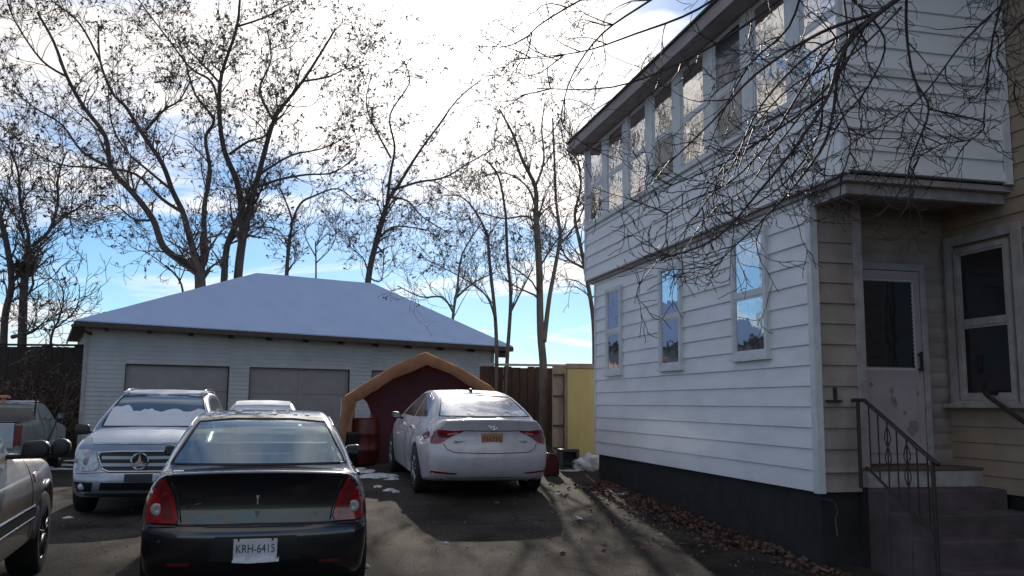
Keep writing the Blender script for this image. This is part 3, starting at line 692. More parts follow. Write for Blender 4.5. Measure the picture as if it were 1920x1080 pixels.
def car_outline(top, L, zb, wr, wf, r, r_edge=.07):
    """top: points from rear bottom over the roof to front bottom"""
    pts = chaikin([(p[0], p[1], p[2] if len(p) > 2 else 0) for p in top], 2)
    # open chain: chaikin treats it as closed, so first and last must be corners
    o = [(p[0], p[1], r_edge) for p in pts]
    o += arch(wf, r, zb) + arch(wr, r, zb)
    return o
def sedan_W(W, L, belt, roof, plan_r=.10, plan_f=.14, house_w=.66):
    tab = [(.15, W / 2 - .09), (.30, W / 2 - .03), (.5, W / 2 - .005), (.65, W / 2), (.8, W / 2 - .015), (belt - .06, W / 2 - .06), (belt, W / 2 - .10), (belt + .06, W / 2 - .15), (roof - .05, house_w), (roof, house_w - .03)]
    def f(y, z):
        w_ = lerp_tab(tab, z); pr = max(0, (1.5 - y) / 1.5); pf = max(0, (y - (L - 1.6)) / 1.6)
        return w_ * (1 - plan_r * pr ** 2 - plan_f * pf ** 2)
    return f
def sedan_deform(W, L, br=.22, bf=.35, crown=.05, belt=1.0, roof=1.45):
    def f(v):
        u = abs(v.x) / (W / 2)
        r = max(0, 1 - v.y / 1.2); q = max(0, 1 - (L - v.y) / 1.4)
        v = v.copy(); v.y += br * u ** 2.4 * r - bf * u ** 2.4 * q
        k = max(0, min(1, (v.z - .75) / .3)); v.z -= crown * min(u, 1) ** 2 * k
        return v
    return f
def text(name, s, size, m, parent, mtx, depth=.002, sx=1):
    cu_ = bpy.data.curves.new(name, 'FONT'); cu_.body = s; cu_.size = size; cu_.extrude = depth; cu_.align_x = 'CENTER'; cu_.align_y = 'CENTER'
    o = bpy.data.objects.new(name, cu_); C.objects.link(o); dg = bpy.context.evaluated_depsgraph_get(); me = bpy.data.meshes.new_from_object(o.evaluated_get(dg))
    bpy.data.objects.remove(o); me.materials.clear(); me.materials.append(M[m])
    me.transform(mtx @ Matrix.Diagonal((sx, 1, 1, 1))); return put(me, name, parent)
REARM = lambda p: Matrix.Translation(p) @ Matrix.Rotation(math.pi / 2, 4, 'X')          # faces -y
YAW = R(14.5)
def bezel(poly, k):
    cx = sum(p[0] for p in poly) / len(poly); cy = sum(p[1] for p in poly) / len(poly); return [(cx + (p[0] - cx) * k, cy + (p[1] - cy) * k) for p in poly]
def mir(poly): return [(-p[0], p[1]) for p in poly][::-1]
def rough_poly(cx, cy, rx, ry, n=22, seed=0, j=.25):
    r = random.Random(seed); return [(cx + rx * math.cos(2 * math.pi * k / n) * r.uniform(1 - j, 1), cy + ry * math.sin(2 * math.pi * k / n) * r.uniform(1 - j, 1)) for k in range(n)]

def black_sedan():
    L, W, H = 4.8, 1.79, 1.45
    gx, gy = -1.87, 6.75
    root = thing('parked_sedan', (gx, gy, -.01), YAW, 'black sedan in the foreground seen from behind with white licence plate', 'car', rx=R(1.2))
    top = [(.30, .20, 1), (.10, .26), (.015, .36), (.0, .50), (.0, .60), (.03, .645, 1), (.075, .66, 1), (.095, .80), (.075, .95), (.02, 1.035, 1), (.05, 1.052), (.20, 1.045), (.42, 1.035, 1), (.80, 1.21), (1.12, 1.36), (1.45, 1.425), (1.9, 1.45), (2.4, 1.43), (2.8, 1.34), (3.2, 1.16), (3.55, 1.00), (4.0, .93), (4.4, .84), (4.68, .70), (4.78, .55), (4.8, .40), (4.72, .25), (4.55, .20, 1)]
    out = car_outline(top, L, .20, 1.0, 3.85, .33)
    Wf = sedan_W(W, L, 1.0, 1.45, .09, .14, .60); df = sedan_deform(W, L, .20, .35, .045)
    cab = [(.62, .62, .05), (.62, .95, .05), (.86, 1.17, .05), (1.2, 1.33, .05), (1.6, 1.385, .05), (2.3, 1.385, .05), (2.75, 1.28, .05), (3.3, .98, .05), (3.3, .40, .05), (1.2, .36, .05)][::-1]
    rg = [(-.665, 1.062), (-.52, 1.36), (-.25, 1.385), (.25, 1.385), (.52, 1.36), (.665, 1.062)]
    ws = [(-.68, 1.05), (-.56, 1.33), (.56, 1.33), (.68, 1.05)]
    sw = [(.95, 1.06), (1.25, 1.30), (1.7, 1.365), (1.95, 1.365), (1.95, 1.04)]; sw2 = [(2.03, 1.035), (2.03, 1.365), (2.45, 1.34), (3.1, 1.03)]
    c = Car(root, out, Wf, df, 'black_paint', cab, [('rear', rg, 0, .35), ('front', ws, 0, .45), ('right', sw, 0, 0), ('right', sw2, 0, 0)])
    c.patch('rear_window', 'rear', bezel(rg, 1.02), 'car_glass', .002, .05, depth=.004)
    c.line('window_trim', 'rear', bezel(rg, 1.02), .011, 'black_plastic', True)
    c.patch('windshield', 'front', bezel(ws, 1.02), 'car_glass', .002, .08, depth=.004)
    for v in ('left', 'right'):
        c.patch('side_window', v, bezel(sw, 1.02), 'car_glass', .002, .08, depth=.004); c.patch('side_window', v, bezel(sw2, 1.02), 'car_glass', .002, .08, depth=.004)
        c.line('window_trim', v, [(.85, 1.02), (1.22, 1.33), (1.7, 1.385), (2.45, 1.36), (3.15, 1.02)], .009, 'chrome')
    # tail lamps
    tl = [(.56, .70), (.60, .84), (.66, .985), (.74, .985), (.81, .93), (.86, .84), (.875, .74), (.86, .68), (.74, .665), (.58, .665)]
    for s_, pl in ((1, tl), (-1, mir(tl))):
        t = c.patch('tail_lamp', 'rear', pl, 'red_lens', .012, .04, depth=.05)
        q = [(.60, .70), (.63, .84), (.68, .96), (.73, .965), (.70, .84), (.68, .70)]; c.patch('lamp_core', 'rear', q if s_ > 0 else mir(q), 'red_lens_dark', .015, .04, parent=t)
        p = c.hit('rear', (s_ * .715, .76), .016)
        MB().lathe([(0, .001), (-.006, .03), (-.004, .044), (.02, .05)], 'y', 20, c=p).build('reversing_lens', 'clear_lens', t, smooth=True)
    c.line('trunk_seam', 'rear', [(-.54, .67), (-.56, .80), (-.62, .97), (-.66, 1.03)], .006, 'grille'); c.line('trunk_seam', 'rear', [(.54, .67), (.56, .80), (.62, .97), (.66, 1.03)], .006, 'grille')
    c.patch('plate_recess', 'rear', [(-.33, .40), (-.29, .58), (.29, .58), (.33, .40)], 'grille', .003, .08)
    c.line('bumper_seam', 'rear', [(-.80, .635), (-.4, .655), (0, .66), (.4, .655), (.80, .635)], .008, 'grille')
    c.patch('reflector', 'rear', [(-.62, .365), (-.62, .385), (-.46, .385), (-.46, .365)], 'red_lens_dark', .006, .05)
    c.patch('reflector', 'rear', [(.46, .365), (.46, .385), (.62, .385), (.62, .365)], 'red_lens_dark', .006, .05)
    y0 = c.hit('rear', (0, .49)).y - .02
    pl = MB().box(-.155, .155, y0 - .006, y0, .405, .565).build('licence_plate', 'plate_white', root, bevel=.006)
    text('plate_lettering', 'KRH-6415', .088, 'plate_ink', pl, REARM((0, y0 - .0075, .492)), .001, .74)
    sn = MB(); r = random.Random(3); pts = [(-.16, .40)] + [(-.16 + .33 * k / 16, .425 + r.uniform(-.008, .022) - (.0 if k % 5 else .012)) for k in range(17)] + [(.17, .40), (.06, .395), (-.05, .392)]
    sn.prism(pts, 'y', y0 - .022, y0 - .008); sn.build('snow_crust', 'snow', pl, bevel=.003)
    MB().tube([(-.12, y0 - .004, .575), (-.12, y0 - .004, .55)], .008, 6).tube([(.12, y0 - .004, .575), (.12, y0 - .004, .55)], .008, 6).build('plate_bolt', 'iron', pl)
    # badges: arrow head emblem, small letters
    p = c.hit('rear', (0, .73), .004)
    MB().prism([(p.x - .022, .745), (p.x, .757), (p.x + .022, .745), (p.x, .700)], 'y', p.y - .004, p.y + .01).build('emblem', 'chrome', root)
    MB().prism([(-.012, .865), (.012, .865), (.004, .83), (.006, .80), (-.006, .80), (-.004, .83)], 'y', c.hit('rear', (0, .83)).y - .004, c.hit('rear', (0, .83)).y + .01).build('emblem', 'alloy', root)
    p = c.hit('rear', (-.30, .70), .002); text('badge_lettering', 'G6', .05, 'alloy', root, REARM((-.27, p.y - .001, .70)), .002)
    MB().box(-.46, -.31, p.y - .003, p.y + .012, .692, .70).build('badge_bar', 'alloy', root)
    p = c.hit('rear', (.42, .71), .002); text('badge_lettering', 'GT', .042, 'alloy', root, REARM((.42, p.y - .001, .715)), .002)
    c.line('scrape', 'rear', [(-.50, .775), (-.44, .80), (-.40, .807)], .005, 'dark_alloy')
    # frost on deck edge and roof edge
    r = random.Random(9)
    for k in range(26):
        x = r.uniform(-.5, .5); y = r.uniform(1.45, 1.75)
        c.patch('snow_crumb', 'top', rough_poly(x, y, r.uniform(.01, .035), r.uniform(.01, .02), 7, k), 'snow', .008, .05)
    for v in (.60, -.60):
        c.patch('snow_crumb', 'top', rough_poly(v, .36, .05, .04, 12, 4), 'snow', .006, .04)
    for x in (-.88, .88):
        c.wheel(x, 1.0, .33); c.wheel(x, 3.85, .33)
        c.mirror(x * .93, 2.85, 1.0, 'black_paint', .16, .11)
    c.line('door_seam', 'right', [(1.30, .35), (1.30, .75), (1.12, .98)], .005, 'grille'); c.line('door_seam', 'right', [(1.99, .25), (2.0, 1.0)], .005, 'grille'); c.line('door_seam', 'right', [(3.1, .25), (3.12, .95)], .005, 'grille')
    for y in (1.45, 2.35): c.patch('door_handle', 'right', [(y, .87), (y + .17, .88), (y + .17, .91), (y, .90)], 'black_paint', .03, .1, depth=.03)
    c.underbody(W, L); c.seats(W, (1.15, 2.0)); MB().box(-.6, .6, .64, 1.05, .88, .93).build('parcel_shelf', 'seat_cloth', root)
    MB().box(-.62, .62, 2.85, 3.2, .80, .96).build('dashboard', 'grille', root, bevel=.03)
    q = c.hit('rear', (-.50, 1.28)); MB().box(-.53, -.46, q.y + .02, q.y + .025, 1.17, 1.28).build('sticker', 'plate_white', root)
    q = c.hit('rear', (.50, 1.16)); MB().box(.46, .54, q.y + .03, q.y + .034, 1.13, 1.17).build('sticker', 'plate_white', root)
black_sedan()

def white_sedan():
    L, W, H = 4.855, 1.865, 1.475
    gx, gy = -.24, 12.35
    root = thing('parked_sedan', (gx, gy, ground_z(gx, gy + 1.0) - .05), YAW, 'white sedan with orange licence plate parked nose into the tan canopy', 'car', rx=R(1.8))
    top = [(.32, .24, 1), (.16, .27), (.07, .36), (.02, .48), (.0, .60), (.03, .70), (.07, .78), (.09, .92), (.02, 1.09, 1), (.04, 1.115), (.18, 1.11), (.35, 1.10, 1), (.75, 1.25), (1.15, 1.38), (1.6, 1.455), (2.1, 1.475), (2.6, 1.45), (3.1, 1.25), (3.65, 1.02), (4.2, .90), (4.6, .76), (4.8, .6), (4.855, .45), (4.78, .28), (4.6, .22, 1)]
    out = car_outline(top, L, .22, 1.08, 3.885, .335)
    Wf = sedan_W(W, L, 1.02, 1.475, .11, .16, .60); df = sedan_deform(W, L, .26, .38, .05)
    cab = [(.62, .62, .05), (.62, 1.0, .05), (.86, 1.17, .05), (1.2, 1.33, .05), (1.7, 1.41, .05), (2.3, 1.41, .05), (2.75, 1.3, .05), (3.3, 1.0, .05), (3.3, .42, .05), (1.3, .38, .05)][::-1]
    rg = [(-.66, 1.125), (-.52, 1.38), (-.25, 1.40), (.25, 1.40), (.52, 1.38), (.66, 1.125)]
    sw = [(1.05, 1.10), (1.35, 1.32), (1.8, 1.40), (2.0, 1.40), (2.0, 1.06)]; sw2 = [(2.08, 1.055), (2.08, 1.40), (2.5, 1.37), (3.15, 1.05)]
    c = Car(root, out, Wf, df, 'white_paint', cab, [('left', sw, 0, 0), ('left', sw2, 0, 0)])
    c.patch('rear_window', 'rear', rg, 'frost_glass', .003, .05)
    c.line('window_trim', 'rear', rg, .010, 'black_plastic', True)
    for v in ('left', 'right'):
        for q in (sw, sw2): c.patch('side_window', v, bezel(q, 1.02), 'dark_glass', .002, .08, depth=.004)
        c.line('window_trim', v, [(.95, 1.07), (1.3, 1.345), (1.8, 1.42), (2.5, 1.39), (3.2, 1.04)], .009, 'chrome')
    ws = [(-.68, 1.08), (-.56, 1.36), (.56, 1.36), (.68, 1.08)]; c.patch('windshield', 'front', ws, 'dark_glass', .003, .08)
    tl = [(.40, .955), (.52, .945), (.66, .955), (.80, .955), (.90, .93), (.905, .86), (.88, .79), (.80, .765), (.70, .775), (.60, .84), (.50, .90), (.40, .935)]
    for s_, pl in ((1, tl), (-1, mir(tl))):
        t = c.patch('tail_lamp', 'rear', pl, 'red_lens', .010, .04, depth=.04)
        inner = [(.58, .90), (.70, .925), (.82, .92), (.86, .87), (.80, .815), (.72, .81), (.64, .85)]
        c.patch('lamp_core', 'rear', inner if s_ > 0 else mir(inner), 'red_lens_dark', .017, .04, parent=t)
        cl = [(.48, .905), (.60, .885), (.62, .900), (.48, .925)]
        c.patch('reversing_lens', 'rear', cl if s_ > 0 else mir(cl), 'clear_lens', .017, .04, parent=t)
    c.line('trunk_seam', 'rear', [(-.66, .77), (-.62, .70), (-.52, .655), (0, .645), (.52, .655), (.62, .70), (.66, .77)], .006, 'grille')
    c.line('trunk_seam', 'rear', [(-.40, .95), (0, .945), (.40, .95)], .007, 'grille')
    c.line('trunk_seam', 'rear', [(-.68, 1.0), (-.70, .955)], .004, 'grille')
    for s_ in (1, -1):
        q = [(.46, .375), (.50, .355), (.82, .37), (.86, .40), (.80, .40)]; c.patch('reflector', 'rear', q if s_ > 0 else mir(q), 'red_lens', .006, .05)
    c.patch('diffuser', 'rear', [(-.62, .25), (-.56, .30), (-.3, .315), (.3, .315), (.56, .30), (.62, .25)], 'grille', .006, .06)
    y0 = c.hit('rear', (0, .86)).y - .005
    pl = MB().box(-.152, .152, y0 - .006, y0, .765, .915).build('licence_plate', 'plate_orange', root, bevel=.005)
    ink = MB()
    for x in (-.105, -.065, -.02, .03, .07, .11):
        ink.box(x - .012, x - .004, y0 - .009, y0 - .0065, .81, .875); ink.box(x - .003, x + .012, y0 - .009, y0 - .0065, .835 + .02 * math.sin(x * 40), .848 + .02 * math.sin(x * 40))
    ink.build('plate_marks', 'plate_ink', pl)
    # oval emblem with slanted letter
    p = c.hit('rear', (0, 1.0), .006)
    MB().tube([(.062 * math.cos(a * math.pi / 12), p.y, 1.0 + .034 * math.sin(a * math.pi / 12)) for a in range(25)], .006, 5).tube([(-.035, p.y, .975), (-.018, p.y, 1.025)], .006, 5).tube([(.018, p.y, .975), (.035, p.y, 1.025)], .006, 5).tube([(-.027, p.y, 1.0), (.027, p.y, 1.0)], .006, 5).build('emblem', 'chrome', root)
    for xx, s_ in ((-.44, .16), (.45, .13)):
        p = c.hit('rear', (xx, .80)); b = MB()
        for k in range(5): b.box(xx - s_ / 2 + k * s_ / 5, xx - s_ / 2 + k * s_ / 5 + s_ / 8, p.y - .012, p.y + .01, .79, .812)
        b.build('badge', 'alloy', root)
    p = c.hit('top', (0, 1.55)); MB().prism([(1.47, p.z - .01), (1.56, p.z + .055), (1.62, p.z + .06), (1.64, p.z - .01)], 'x', -.018, .018).build('roof_antenna', 'black_plastic', root, bevel=.004)
    for x in (-.925, .925):
        c.wheel(x, 1.08, .335, rim='alloy'); c.wheel(x, 3.885, .335, rim='alloy'); c.mirror(x * .94, 2.95, 1.03, 'black_plastic', .14, .11)
    c.line('door_seam', 'left', [(1.42, .35), (1.44, .75), (1.25, 1.02)], .005, 'grille'); c.line('door_seam', 'left', [(2.04, .25), (2.04, 1.03)], .005, 'grille'); c.line('door_seam', 'left', [(3.15, .25), (3.18, .98)], .005, 'grille')
    for y in (1.5, 2.5): c.patch('door_handle', 'left', [(y, .90), (y + .18, .905), (y + .18, .935), (y, .93)], 'chrome', .03, .1, depth=.03)
    c.line('body_crease', 'left', [(.9, .86), (2.0, .84), (3.4, .80)], .006, 'white_paint')
    MB().lathe([(-.02, .04), (.12, .04)], 'y', 16, c=(.55, .12, .25)).build('exhaust_tip', 'chrome', root, smooth=True)
    c.underbody(W, L); c.seats(W, (1.2, 2.05))
    r = random.Random(5)
    for k in range(14): c.patch('snow_crumb', 'rear', rough_poly(r.uniform(-.5, .55), 1.11 + abs(r.gauss(0, .03)), r.uniform(.015, .05), r.uniform(.006, .012), 8, k), 'snow', .009, .05)
    c.patch('snow_crumb', 'top', rough_poly(-.05, 1.45, .22, .05, 16, 2), 'snow', .008, .05)
white_sedan()

def silver_suv():
    L, W, H = 4.53, 1.84, 1.67
    d = 12.0; X = (290 - 960) / F * d
    yaw = math.pi + YAW - R(1)
    fx, fy = X, d - .25           # centre of the front bumper
    dirv = Vector((-math.sin(yaw), math.cos(yaw), 0)); o = Vector((fx, fy, 0)) - dirv * L
    root = thing('parked_suv', (o.x, o.y, ground_z(fx, fy + .8) - .03), yaw, 'silver blue suv facing the camera with snow on bonnet and windscreen', 'suv')
    top = [(.30, .28, 1), (.08, .34), (.0, .5), (.0, .75), (.06, .95), (.12, 1.08), (.28, 1.40), (.42, 1.58), (.7, 1.645), (1.3, 1.67), (2.1, 1.67), (2.65, 1.60), (2.95, 1.45), (3.42, 1.12, 1), (3.8, 1.08), (4.15, 1.02), (4.36, .93), (4.44, .86, 1), (4.46, .62), (4.50, .58), (4.53, .48), (4.50, .36), (4.36, .26, 1)]
    out = car_outline(top, L, .30, .85, 3.60, .36, .06)
    tab = [(.2, .84), (.35, .90), (.6, .92), (.9, .91), (1.0, .88), (1.08, .84), (1.60, .64), (1.68, .60)]
    def Wf(y, z): return lerp_tab(tab, z) * (1 - .05 * max(0, (1.2 - y) / 1.2) ** 2 - .10 * max(0, (y - 3.3) / 1.25) ** 2)
    df = sedan_deform(W, L, .14, .26, .045)
    cab = [(.45, .75, .05), (.45, 1.2, .05), (.62, 1.5, .05), (1.0, 1.6, .05), (2.1, 1.6, .05), (2.6, 1.5, .05), (3.2, 1.08, .05), (3.2, .45, .05), (1.2, .45, .05)][::-1]
    ws = [(-.70, 1.15), (-.70, 1.20), (-.57, 1.575), (0, 1.60), (.57, 1.575), (.70, 1.20), (.70, 1.15), (0, 1.165)]
    sw = [(.55, 1.13), (.75, 1.48), (1.25, 1.55), (1.25, 1.12)]; s2 = [(1.32, 1.12), (1.32, 1.555), (2.05, 1.56), (2.05, 1.10)]; s3 = [(2.12, 1.10), (2.12, 1.56), (2.5, 1.52), (3.05, 1.12)]
    c = Car(root, out, Wf, df, 'silver_paint', cab, [('front', bezel(ws, .98), 0, .5), ('left', s2, 0, 0), ('left', s3, 0, 0), ('left', sw, 0, 0)])
    c.patch('windshield', 'front', ws, 'car_glass', .003, .06, depth=.005)
    c.line('window_trim', 'front', ws, .016, 'black_plastic', True)
    for v in ('left', 'right'):
        for q in (sw, s2, s3): c.patch('side_window', v, bezel(q, 1.03), 'dark_glass', .002, .08, depth=.004)
    r = random.Random(12)
    jag = [(-.64 + 1.28 * k / 26, 1.38 + (.018 * math.sin(k * .9) + r.uniform(-.012, .012)) + (.05 if k > 20 else 0)) for k in range(27)]
    c.patch('windscreen_snow', 'front', [(-.685, 1.16)] + jag + [(.685, 1.16), (0, 1.16)], 'snow', .02, .04, depth=.02, lump=.015)
    c.patch('windscreen_snow', 'front', rough_poly(-.1, 1.60, .5, .035, 26, 3, .5), 'snow', .012, .05, depth=.012)
    c.patch('bonnet_snow', 'top', [(-.70, 3.45), (-.72, 3.9), (-.62, 4.24), (-.2, 4.33), (.2, 4.33), (.62, 4.24), (.72, 3.9), (.70, 3.45), (0, 3.43)], 'snow', .022, .08, depth=.02, lump=.012)
    c.patch('roof_snow', 'top', [(-.52, .7), (-.52, 2.45), (0, 2.62), (.52, 2.45), (.52, .7), (0, .6)], 'snow', .02, .12, depth=.02, lump=.01)
    # grille with two chrome bars and round star emblem
    gr = [(-.50, .84), (-.52, .78), (-.45, .625), (-.38, .60), (.38, .60), (.45, .625), (.52, .78), (.50, .84), (.3, .855), (-.3, .855)]
    g = c.patch('grille', 'front', gr, 'grille', .006, .05); c.line('grille_frame', 'front', gr, .014, 'chrome', True, parent=g)
    for z in (.685, .775): c.patch('grille_bar', 'front', [(-.47, z - .02), (-.47, z + .02), (.47, z + .02), (.47, z - .02)], 'alloy', .022, .06, parent=g, depth=.03)
    p = c.hit('front', (0, .73), .035); MB().lathe([(p.y - .012, .001), (p.y - .012, .092), (p.y - .03, .092)], 'y', 30, c=(p.x, 0, p.z)).build('emblem_disc', 'grille', g)
    em = MB().lathe([(0, .088), (.012, .10), (.0, .112), (-.012, .10), (0, .088)], 'y', 32, c=p)
    for k in range(3):
        a = math.pi / 2 + k * 2 * math.pi / 3
        em.prism([(p.x + .10 * math.cos(a), p.z + .10 * math.sin(a)), (p.x + .02 * math.cos(a + 1.05), p.z + .02 * math.sin(a + 1.05)), (p.x, p.z), (p.x + .02 * math.cos(a - 1.05), p.z + .02 * math.sin(a - 1.05))], 'y', p.y - .006, p.y + .008)
    em.build('emblem', 'chrome', g)
    hl = [(.56, .85), (.50, .66), (.55, .61), (.70, .60), (.84, .63), (.88, .72), (.87, .80), (.80, .87), (.66, .875)]
    for s_ in (1, -1):
        h = c.patch('headlight', 'front', hl if s_ > 0 else mir(hl), 'headlight', .012, .04, depth=.03)
        for xx, rr_ in ((.66, .065), (.79, .045)):
            p = c.hit('front', (s_ * xx, .73), .016); MB().lathe([(.0, .001), (.004, rr_ * .5), (.0, rr_ * .8), (-.02, rr_ * .85)], 'y', 20, c=p).build('lamp_bowl', 'clear_lens', h, smooth=True)
        fg = [(.58, .34), (.56, .46), (.84, .47), (.86, .40), (.82, .34)]
        f = c.patch('fog_lamp', 'front', fg if s_ > 0 else mir(fg), 'grille', .006, .05)
        p = c.hit('front', (s_ * .70, .405), .012); MB().lathe([(.004, .001), (.0, .045), (-.02, .045)], 'y', 18, c=p).build('lamp_bowl', 'headlight', f, smooth=True)
    c.patch('lower_grille', 'front', [(-.48, .36), (-.46, .46), (.46, .46), (.48, .36)], 'grille', .006, .06)
    c.patch('licence_plate', 'front', [(-.17, .47), (-.17, .57), (.17, .57), (.17, .47)], 'grille', .02, .06, label='dark front licence plate')
    c.patch('skid_plate', 'front', [(-.70, .285), (-.66, .32), (.66, .32), (.70, .285), (.5, .265), (-.5, .265)], 'alloy', .01, .06)
    c.line('bumper_seam', 'front', [(-.88, .56), (-.5, .585), (.5, .585), (.88, .56)], .005, 'grille')
    c.patch('tow_cover', 'front', rough_poly(-.46, .52, .035, .035, 12, 1, .02), 'grille', .004, .05)
    for v, sx in (('left', -1), ('right', 1)):
        pts = []
        for k in range(13):
            y = .75 + 1.75 * k / 12; p = c.hit('top', (sx * .565, y)); pts.append((p.x, p.y, p.z + (.045 if 0 < k < 12 else .0)))
        MB().tube(pts, .022, 8).build('roof_rail', 'chrome', root, smooth=True)
        for q in (.5, .5): pass
    r2 = random.Random(2)
    for sx in (-1, 1): c.patch('rail_snow', 'top', rough_poly(sx * .565, 2.35, .05, .2, 14, 3), 'snow', .05, .05, depth=.04)
    for x in (-.90, .90):
        c.wheel(x, .85, .36); c.wheel(x, 3.60, .36); c.mirror(x * 1.0, 2.95, 1.10, 'black_plastic', .20, .16)
    c.underbody(W, L, .3); c.seats(W, (1.2, 2.0), .45); MB().box(-.65, .65, 2.85, 3.15, .85, 1.02).build('dashboard', 'grille', root)
silver_suv()

def hidden_sedan():
    L, W = 4.7, 1.78; gx, gy = -4.32, 15.6
    root = thing('parked_sedan', (gx, gy, ground_z(gx, gy)), YAW, 'white car mostly hidden behind the black sedan with snow covering its rear window', 'car')
    top = [(.30, .22, 1), (.05, .30), (.0, .6), (.05, .9), (.05, 1.02), (.3, 1.03), (.5, 1.02, 1), (1.0, 1.27), (1.4, 1.38), (1.9, 1.41), (2.4, 1.39), (3.0, 1.12), (3.4, .98), (4.2, .86), (4.6, .65), (4.7, .4), (4.5, .22, 1)]
    c = Car(root, car_outline(top, L, .22, 1.0, 3.75, .32), sedan_W(W, L, .98, 1.41, .1, .14, .57), sedan_deform(W, L, .2, .3, .05, roof=1.41), 'white_paint', cell=.14)
    c.patch('rear_window', 'rear', [(-.62, 1.05), (-.47, 1.33), (.47, 1.33), (.62, 1.05)], 'snow', .012, .08, label='rear window under snow')
    c.patch('roof_snow', 'top', [(-.50, 1.2), (-.50, 2.3), (.50, 2.3), (.50, 1.2)], 'snow', .02, .12, lump=.01)
    for v in ('left', 'right'): c.patch('side_window', v, [(.95, 1.04), (1.35, 1.30), (2.4, 1.33), (2.95, 1.03)], 'dark_glass', .003, .1)
    for x in (-.86, .86): c.wheel(x, 1.0, .32); c.wheel(x, 3.75, .32)
    q = [(.55, .7), (.55, .88), (.8, .88), (.84, .7)]; c.patch('tail_lamp', 'rear', q, 'red_lens', .01, .06); c.patch('tail_lamp', 'rear', mir(q), 'red_lens', .01, .06)
hidden_sedan()

def pickup():
    L, W = 4.9, 1.75; T = P(45, 805, 17.0); yaw = R(16.5)
    ax = Vector((math.cos(yaw), math.sin(yaw), 0)); o = Vector((T.x, T.y, 0)) - ax * (W / 2 - .03)
    g = ground_z(o.x, o.y) - .05
    root = thing('pickup_truck', (o.x, o.y, g), yaw, 'old pale green pickup truck with amber roof light bar by the dark fence', 'truck')
    top = [(.15, .42, 1), (.0, .50, 1), (.0, .60), (.04, .62, 1), (.05, 1.14, 1), (1.75, 1.13, 1), (1.80, 1.14, 1), (1.90, 1.44), (2.05, 1.52), (2.6, 1.53), (2.95, 1.50), (3.5, 1.12, 1), (4.2, 1.06), (4.7, .98), (4.86, .85), (4.9, .6), (4.88, .42), (4.75, .36, 1)]
    out = car_outline(top, L, .38, .95, 3.95, .34, .035)
    tab = [(.3, .80), (.5, .86), (.8, .875), (1.0, .86), (1.13, .82), (1.2, .78), (1.55, .66), (1.62, .62)]
    c = Car(root, out, lambda y, z: lerp_tab(tab, z) * (1 - .07 * max(0, (y - 3.9)) ** 2), sedan_deform(W, L, .0, .2, .04), 'green_paint', cell=.14)
    # open bed: dark liner recess with side rails
    MB().box(-.66, .66, .12, 1.74, 1.142, 1.150).build('bed_liner', 'grille', root)
    MB().box(-.74, .74, -.012, .04, .66, 1.13).build('tailgate', 'silver_paint', root, bevel=.01)  # silver-blue paint stands in for snow reflected in the tailgate
    MB().box(-.80, .80, -.10, .0, .44, .58).build('bumper', 'chrome', root, bevel=.02)
    for s_ in (1, -1): MB().box(min(s_ * .75, s_ * .865), max(s_ * .75, s_ * .865), -.015, .06, .72, 1.10).build('tail_lamp', 'red_lens_dark', root, bevel=.01)
    c.patch('rear_window', 'rear', [(-.74, 1.155), (-.66, 1.48), (.66, 1.48), (.74, 1.155)], 'dim_glass', .004, .08)
    for v in ('left', 'right'):
        c.patch('side_window', v, [(2.12, 1.16), (2.12, 1.43), (2.75, 1.45), (3.25, 1.15)], 'car_glass', .004, .1); c.line('side_trim', v, [(.1, .66), (1.0, .68), (3.4, .68)], .022, 'chrome')
        c.line('door_seam', v, [(2.0, .45), (2.0, 1.5)], .006, 'grille'); c.line('door_seam', v, [(3.3, .45), (3.35, 1.1)], .006, 'grille')
    c.patch('windshield', 'front', [(-.66, 1.18), (-.58, 1.44), (.58, 1.44), (.66, 1.18)], 'car_glass', .004, .1)
    MB().box(-.42, .12, 2.1, 2.3, 1.60, 1.66).box(-.30, -.24, 2.15, 2.25, 1.50, 1.60).box(-.02, .04, 2.15, 2.25, 1.50, 1.60).build('light_bar', 'amber', root, bevel=.012)
    MB().box(-.40, .58, 2.35, 2.75, 1.52, 1.55).build('roof_snow', 'snow', root, bevel=.01)
    MB().tube([(.68, 1.86, 1.14), (.70, 1.84, 1.60)], .02, 6).build('antenna', 'iron', root)
    MB().tube([(.89, 2.35, .70), (.90, 2.9, 1.02), (.89, 3.05, 1.10)], .018, 5).build('strap', 'grille', root)
    for x in (-.87, .87): c.wheel(x, .95, .34); c.wheel(x, 3.95, .34); c.mirror(x, 3.1, 1.22, 'black_plastic', .16, .16)
pickup()

